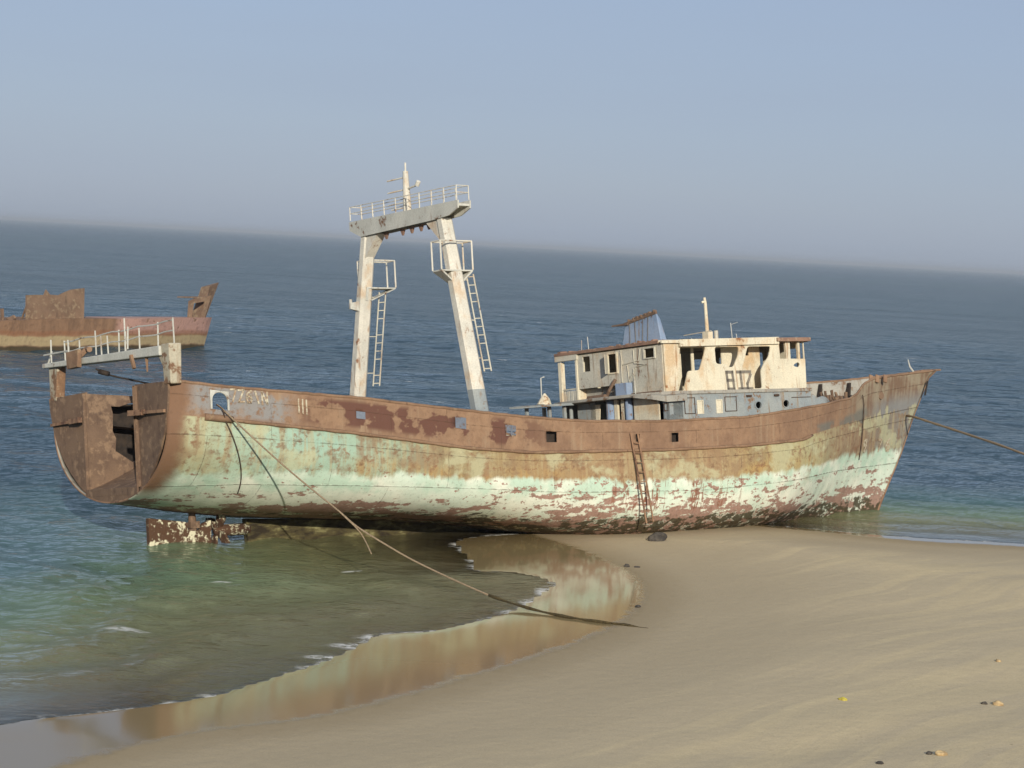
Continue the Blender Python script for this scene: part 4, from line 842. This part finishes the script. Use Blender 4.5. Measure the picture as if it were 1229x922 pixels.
# ------------------------------------------------------------------ far wreck
fa = R(50.1); fwk = empty('shipwreck', (-44.1, 172.7, 0)); fwk.rotation_euler = (R(-2), 0, fa)
tag(fwk, 'distant low rusty hulk with broken superstructure block and torn bow', 'shipwreck')
FR = [(-16,2.2),(-8,2.0),(0,2.35),(6,2.55),(12,2.6),(21.9,2.72),(24.5,5.8)]
fg = G('far_hulk'); sp = fg.n('SeparateXYZ'); fg.put(sp.inputs[0], fg.coord()); n1 = fg.noise(scale=.35, detail=8); n2 = fg.noise((1.6,1,.3), scale=.8, detail=6, off=4); n3 = fg.noise(scale=2.4, detail=7, off=6)
zw = fg.math('ADD', sp.outputs[2], fg.math('MULTIPLY', fg.math('SUBTRACT', n1, .5), .7))
c = fg.mix(fg.step(n2, .4, .62), lin((140,110,86)), lin((120,94,74)))
pk = fg.mul(fg.step(sp.outputs[0], 11.3, 12.4), fg.step(sp.outputs[2], 1.15, 1.35), fg.step(sp.outputs[2], 3.0, 2.9), fg.step(n3, .3, .42))
c = fg.mix(pk, c, lin((180,142,128)))
band = fg.mul(fg.step(zw, 1.35, 1.0), fg.step(zw, .15, .4), .85); c = fg.mix(band, c, lin((172,154,118)))
c = fg.mix(fg.mul(fg.step(zw, 1.7, 1.4), fg.step(zw, 1.0, 1.2), .6), c, lin((140,96,68)))
c = fg.mix(fg.step(zw, .35, .1), c, lin((74,64,46))); c = fg.mix(fg.step(n3, .5, .75, 0, .4), c, lin((88,64,50)))
M['far'] = fg.principled(c, .85, fg.bump(n3, .5, .15))
mb = MB(); cs = list(np.arange(-16, 24.1, .8)); rows = 8; vs = []
for x in cs:
    taper = np.clip((24.3-x)/10, 0, 1)**.6; taper2 = np.clip((24.3-x)/12, 0, 1)**.8
    for j in range(rows+1):
        t = j/rows; z = -.6+(itp(min(x, 21.9), FR)+.6)*t; xx_ = x+.9*t*min(1, max(0, (x-14)/8)); vs.append((xx_, -3.0*((1-t)*taper2*.82+t*taper), z))
    for j in range(rows, -1, -1):
        t = j/rows; z = -.6+(itp(min(x, 21.9), FR)+.6)*t; xx_ = x+.9*t*min(1, max(0, (x-14)/8)); vs.append((xx_, 3.0*((1-t)*taper2*.82+t*taper), z))
w_ = 2*(rows+1); mb.add(vs, [(i*w_+j, (i+1)*w_+j, (i+1)*w_+j+1, i*w_+j+1) for i in range(len(cs)-1) for j in range(w_-1)]+[tuple(range(w_))])
mb.build('hull', M['far'], fwk)
mb = MB(); tops = [(2,4.45),(3.2,4.5),(4.1,4.5),(4.3,4.95),(4.7,4.55),(5.6,4.5),(6.2,4.75),(6.9,5.0),(7.6,5.08),(8.3,5.15)]
mb.plate([(2.6,2.2),(8.6,2.2)]+[(a+(.6 if a < 3 else .3), b) for a, b in tops[::-1]], [], lambda a, b, w: (a, -2.4+w, b), .15)
mb.plate([(-2.3,2.2),(.65,2.2),(.65,4.2),(-.5,4.6),(-2.3,5.1)], [], lambda a, b, w: (8.42+w, a, b), .15)
for x in (3.0, 5.2, 7.0): mb.bar((x,-1.1,2.2),(x,-2.25,4.2),.12)
mb.build('superstructure', M['farblock'], fwk)
mb = MB(); mb.hexa([(23.3,-.7,2.7),(23.3,.7,2.7),(24.3,.2,2.7),(24.3,-.2,2.7)], [(24.4,-.6,5.6),(24.4,.6,5.5),(25.9,.12,5.95),(25.9,-.12,5.95)])
mb.plate([(21.5,2.6),(23.5,2.6),(24.3,4.75),(22.4,4.5),(21.6,4.2)], [[(22.0,2.75),(23.1,2.75),(23.5,4.2),(22.2,4.0)]], lambda a, b, w: (a, -.95+w, b), .1); mb.box(21.7,24.2,-.9,.8,4.45,4.6,.05)
mb.build('bow_stump', M['farblock'], fwk)
mb = MB(); mb.box(-4.6,-2.0,-2.4,-.6,2.0,3.1,.12); mb.build('deck_remains', M['darkrust'], fwk); mb = MB(); mb.bar((.6,-1.9,2.0),(.5,-1.9,3.3),.22); mb.bar((.1,-1.9,3.1),(1.0,-1.9,3.1),.14); mb.build('mast_stump', M['darkrust'], fwk); mb = MB(); mb.tube([(1.0,-2,2.3),(1.7,-2,2.6)],.22,7); mb.build('deck_drum', M['darkrust'], fwk)

# ------------------------------------------------------------------ stones and litter on the sand
def gz(x, y):
    X = np.array([[x]], float); Y = np.array([[y]], float); return float(ground_z(X, Y, sdist(X, Y, DRYC), sdist(X, Y, WETC))[0,0])
def lump(name, x, y, rx_, ry_, rz_, mat, label, cat, group=None, seed=0, sink=.25, peak=0.0):
    rx_, ry_, rz_ = rx_*.8, ry_*.8, rz_*.8
    import bmesh
    bm = bmesh.new(); bmesh.ops.create_icosphere(bm, subdivisions=3, radius=1)
    for v in bm.verts:
        n_ = mnoise.noise(v.co*1.3+Vector((seed*7.3, seed, 0)))*.35+mnoise.noise(v.co*3.1+Vector((seed, 3, 0)))*.14
        c_ = v.co*(1+n_); v.co = Vector((c_.x*rx_+peak*max(c_.z, 0)*rx_, c_.y*ry_, c_.z*rz_))
    me = bpy.data.meshes.new(name); bm.to_mesh(me); bm.free(); me.materials.append(mat)
    for p in me.polygons: p.use_smooth = True
    o = bpy.data.objects.new(name, me); COL.objects.link(o); o.location = (x, y, gz(x, y)+rz_*(1-2*sink)*.5); o.rotation_euler.z = seed*1.1; return tag(o, label, cat, group)
o = lump('rock', 5.7, 77.0, .42, .3, .3, M['stone'], 'dark pointed rock on the sand beside the trawler hull', 'rock', seed=1, sink=.2, peak=.35); o.rotation_euler.z = .1
lump('pebble', 4.27, 70.9, .13, .12, .1, M['stone'], 'larger dark pebble of the pair just above the wet bay edge', 'pebble', 'pebbles by the wet bay', 2)
lump('pebble', 4.62, 70.85, .13, .1, .05, M['stone'], 'flatter dark pebble of the pair just above the wet bay edge', 'pebble', 'pebbles by the wet bay', 3)
lump('pebble', 4.2, 62.9, .2, .1, .06, M['stone'], 'dark pebble lying on the wet sand near the rope end', 'pebble', 'pebbles by the wet bay', 4)
o = lump('plastic_scrap', 8.3, 49.2, .13, .1, .06, M['yellow'], 'crumpled bright yellow scrap alone on the dry sand', 'litter', seed=5)
lump('stone', 9.45, 43.3, .17, .12, .09, M['palestone'], 'pale buff stone at the bottom edge beside a dark one', 'stone', 'stones on the dry sand', 6)
lump('stone', 9.2, 43.35, .08, .08, .07, M['stone'], 'small dark stone next to the pale buff stone at the bottom', 'stone', 'stones on the dry sand', 7)
lump('stone', 11.95, 49.0, .16, .12, .1, M['palestone'], 'tan stone by the right edge with a small dark hollow', 'stone', 'stones on the dry sand', 8)
lump('stone', 11.65, 49.05, .1, .08, .06, M['stone'], 'small dark stone left of the tan stone by the right edge', 'stone', 'stones on the dry sand', 9)
lump('stone', 13.25, 54.6, .12, .09, .06, M['palestone'], 'farthest small tan stone near the right edge of the beach', 'stone', 'stones on the dry sand', 10)
lump('stone', 8.0, 42.4, .1, .09, .05, M['stone'], 'flat dark stone at the very bottom of the beach', 'stone', 'stones on the dry sand', 11)

# ------------------------------------------------------------------ air
hz = MB(); hz.box(-90000, 90000, -600, 90000, -6, 26)
hm = G('haze'); pv = hm.n('VolumePrincipled'); pv.inputs['Color'].default_value = (.60,.65,.71,1); pv.inputs['Density'].default_value = 1.1e-4; pv.inputs['Anisotropy'].default_value = 0.0
hm.t.links.new(pv.outputs[0], hm.out.inputs['Volume'])
ho = hz.build('haze', hm.m); ho['kind'] = 'stuff'

# ------------------------------------------------------------------ light
AZ, EL = R(10), R(19.5)
sd = Vector((math.sin(AZ)*math.cos(EL), -math.cos(AZ)*math.cos(EL), math.sin(EL)))
sl = bpy.data.lights.new('sun', 'SUN'); sl.energy = 3.3; sl.angle = R(.6); sl.color = (1.0, .93, .80)
su = bpy.data.objects.new('sun', sl); COL.objects.link(su); su.rotation_mode = 'QUATERNION'; su.rotation_quaternion = sd.to_track_quat('Z', 'Y'); su.location = sd*100
w = bpy.data.worlds.new('World'); S.world = w; w.use_nodes = True; nt = w.node_tree; bg = nt.nodes['Background']
sky = nt.nodes.new('ShaderNodeTexSky'); sky.sky_type = 'NISHITA'; sky.sun_disc = False; sky.sun_elevation = EL; sky.sun_rotation = math.pi-AZ
sky.air_density = 1.0; sky.dust_density = 1.0; sky.ozone_density = 4.0; sky.altitude = 0
tint = nt.nodes.new('ShaderNodeMix'); tint.data_type = 'RGBA'; tint.blend_type = 'MULTIPLY'; tint.inputs[0].default_value = 1; tint.inputs[7].default_value = (1.06, .98, 1.08, 1)
veil = nt.nodes.new('ShaderNodeMix'); veil.data_type = 'RGBA'; veil.inputs[7].default_value = (3.4, 4.05, 5.2, 1)   # dust in the whole sky
tcw = nt.nodes.new('ShaderNodeTexCoord'); mpw = nt.nodes.new('ShaderNodeMapping'); mpw.inputs['Scale'].default_value = (1.5, 1.5, 14); nsw = nt.nodes.new('ShaderNodeTexNoise'); nsw.inputs['Scale'].default_value = 1.6; nsw.inputs['Detail'].default_value = 5
mrw = nt.nodes.new('ShaderNodeMapRange'); mrw.inputs['From Min'].default_value = .3; mrw.inputs['From Max'].default_value = .7; mrw.inputs['To Min'].default_value = .70; mrw.inputs['To Max'].default_value = .82
nt.links.new(tcw.outputs['Generated'], mpw.inputs[0]); nt.links.new(mpw.outputs[0], nsw.inputs['Vector']); nt.links.new(nsw.outputs['Fac'], mrw.inputs[0]); nt.links.new(mrw.outputs[0], veil.inputs[0])
nt.links.new(sky.outputs[0], tint.inputs[6]); nt.links.new(tint.outputs[2], veil.inputs[6]); nt.links.new(veil.outputs[2], bg.inputs[0]); bg.inputs[1].default_value = .083

S.view_settings.view_transform = 'Standard'; S.view_settings.look = 'None'; S.view_settings.exposure = .35; S.view_settings.gamma = 1
S.render.engine = 'CYCLES'; c_ = S.cycles; c_.use_denoising = True; c_.max_bounces = 6; c_.transparent_max_bounces = 12; c_.volume_bounces = 0; c_.caustics_reflective = False; c_.caustics_refractive = False
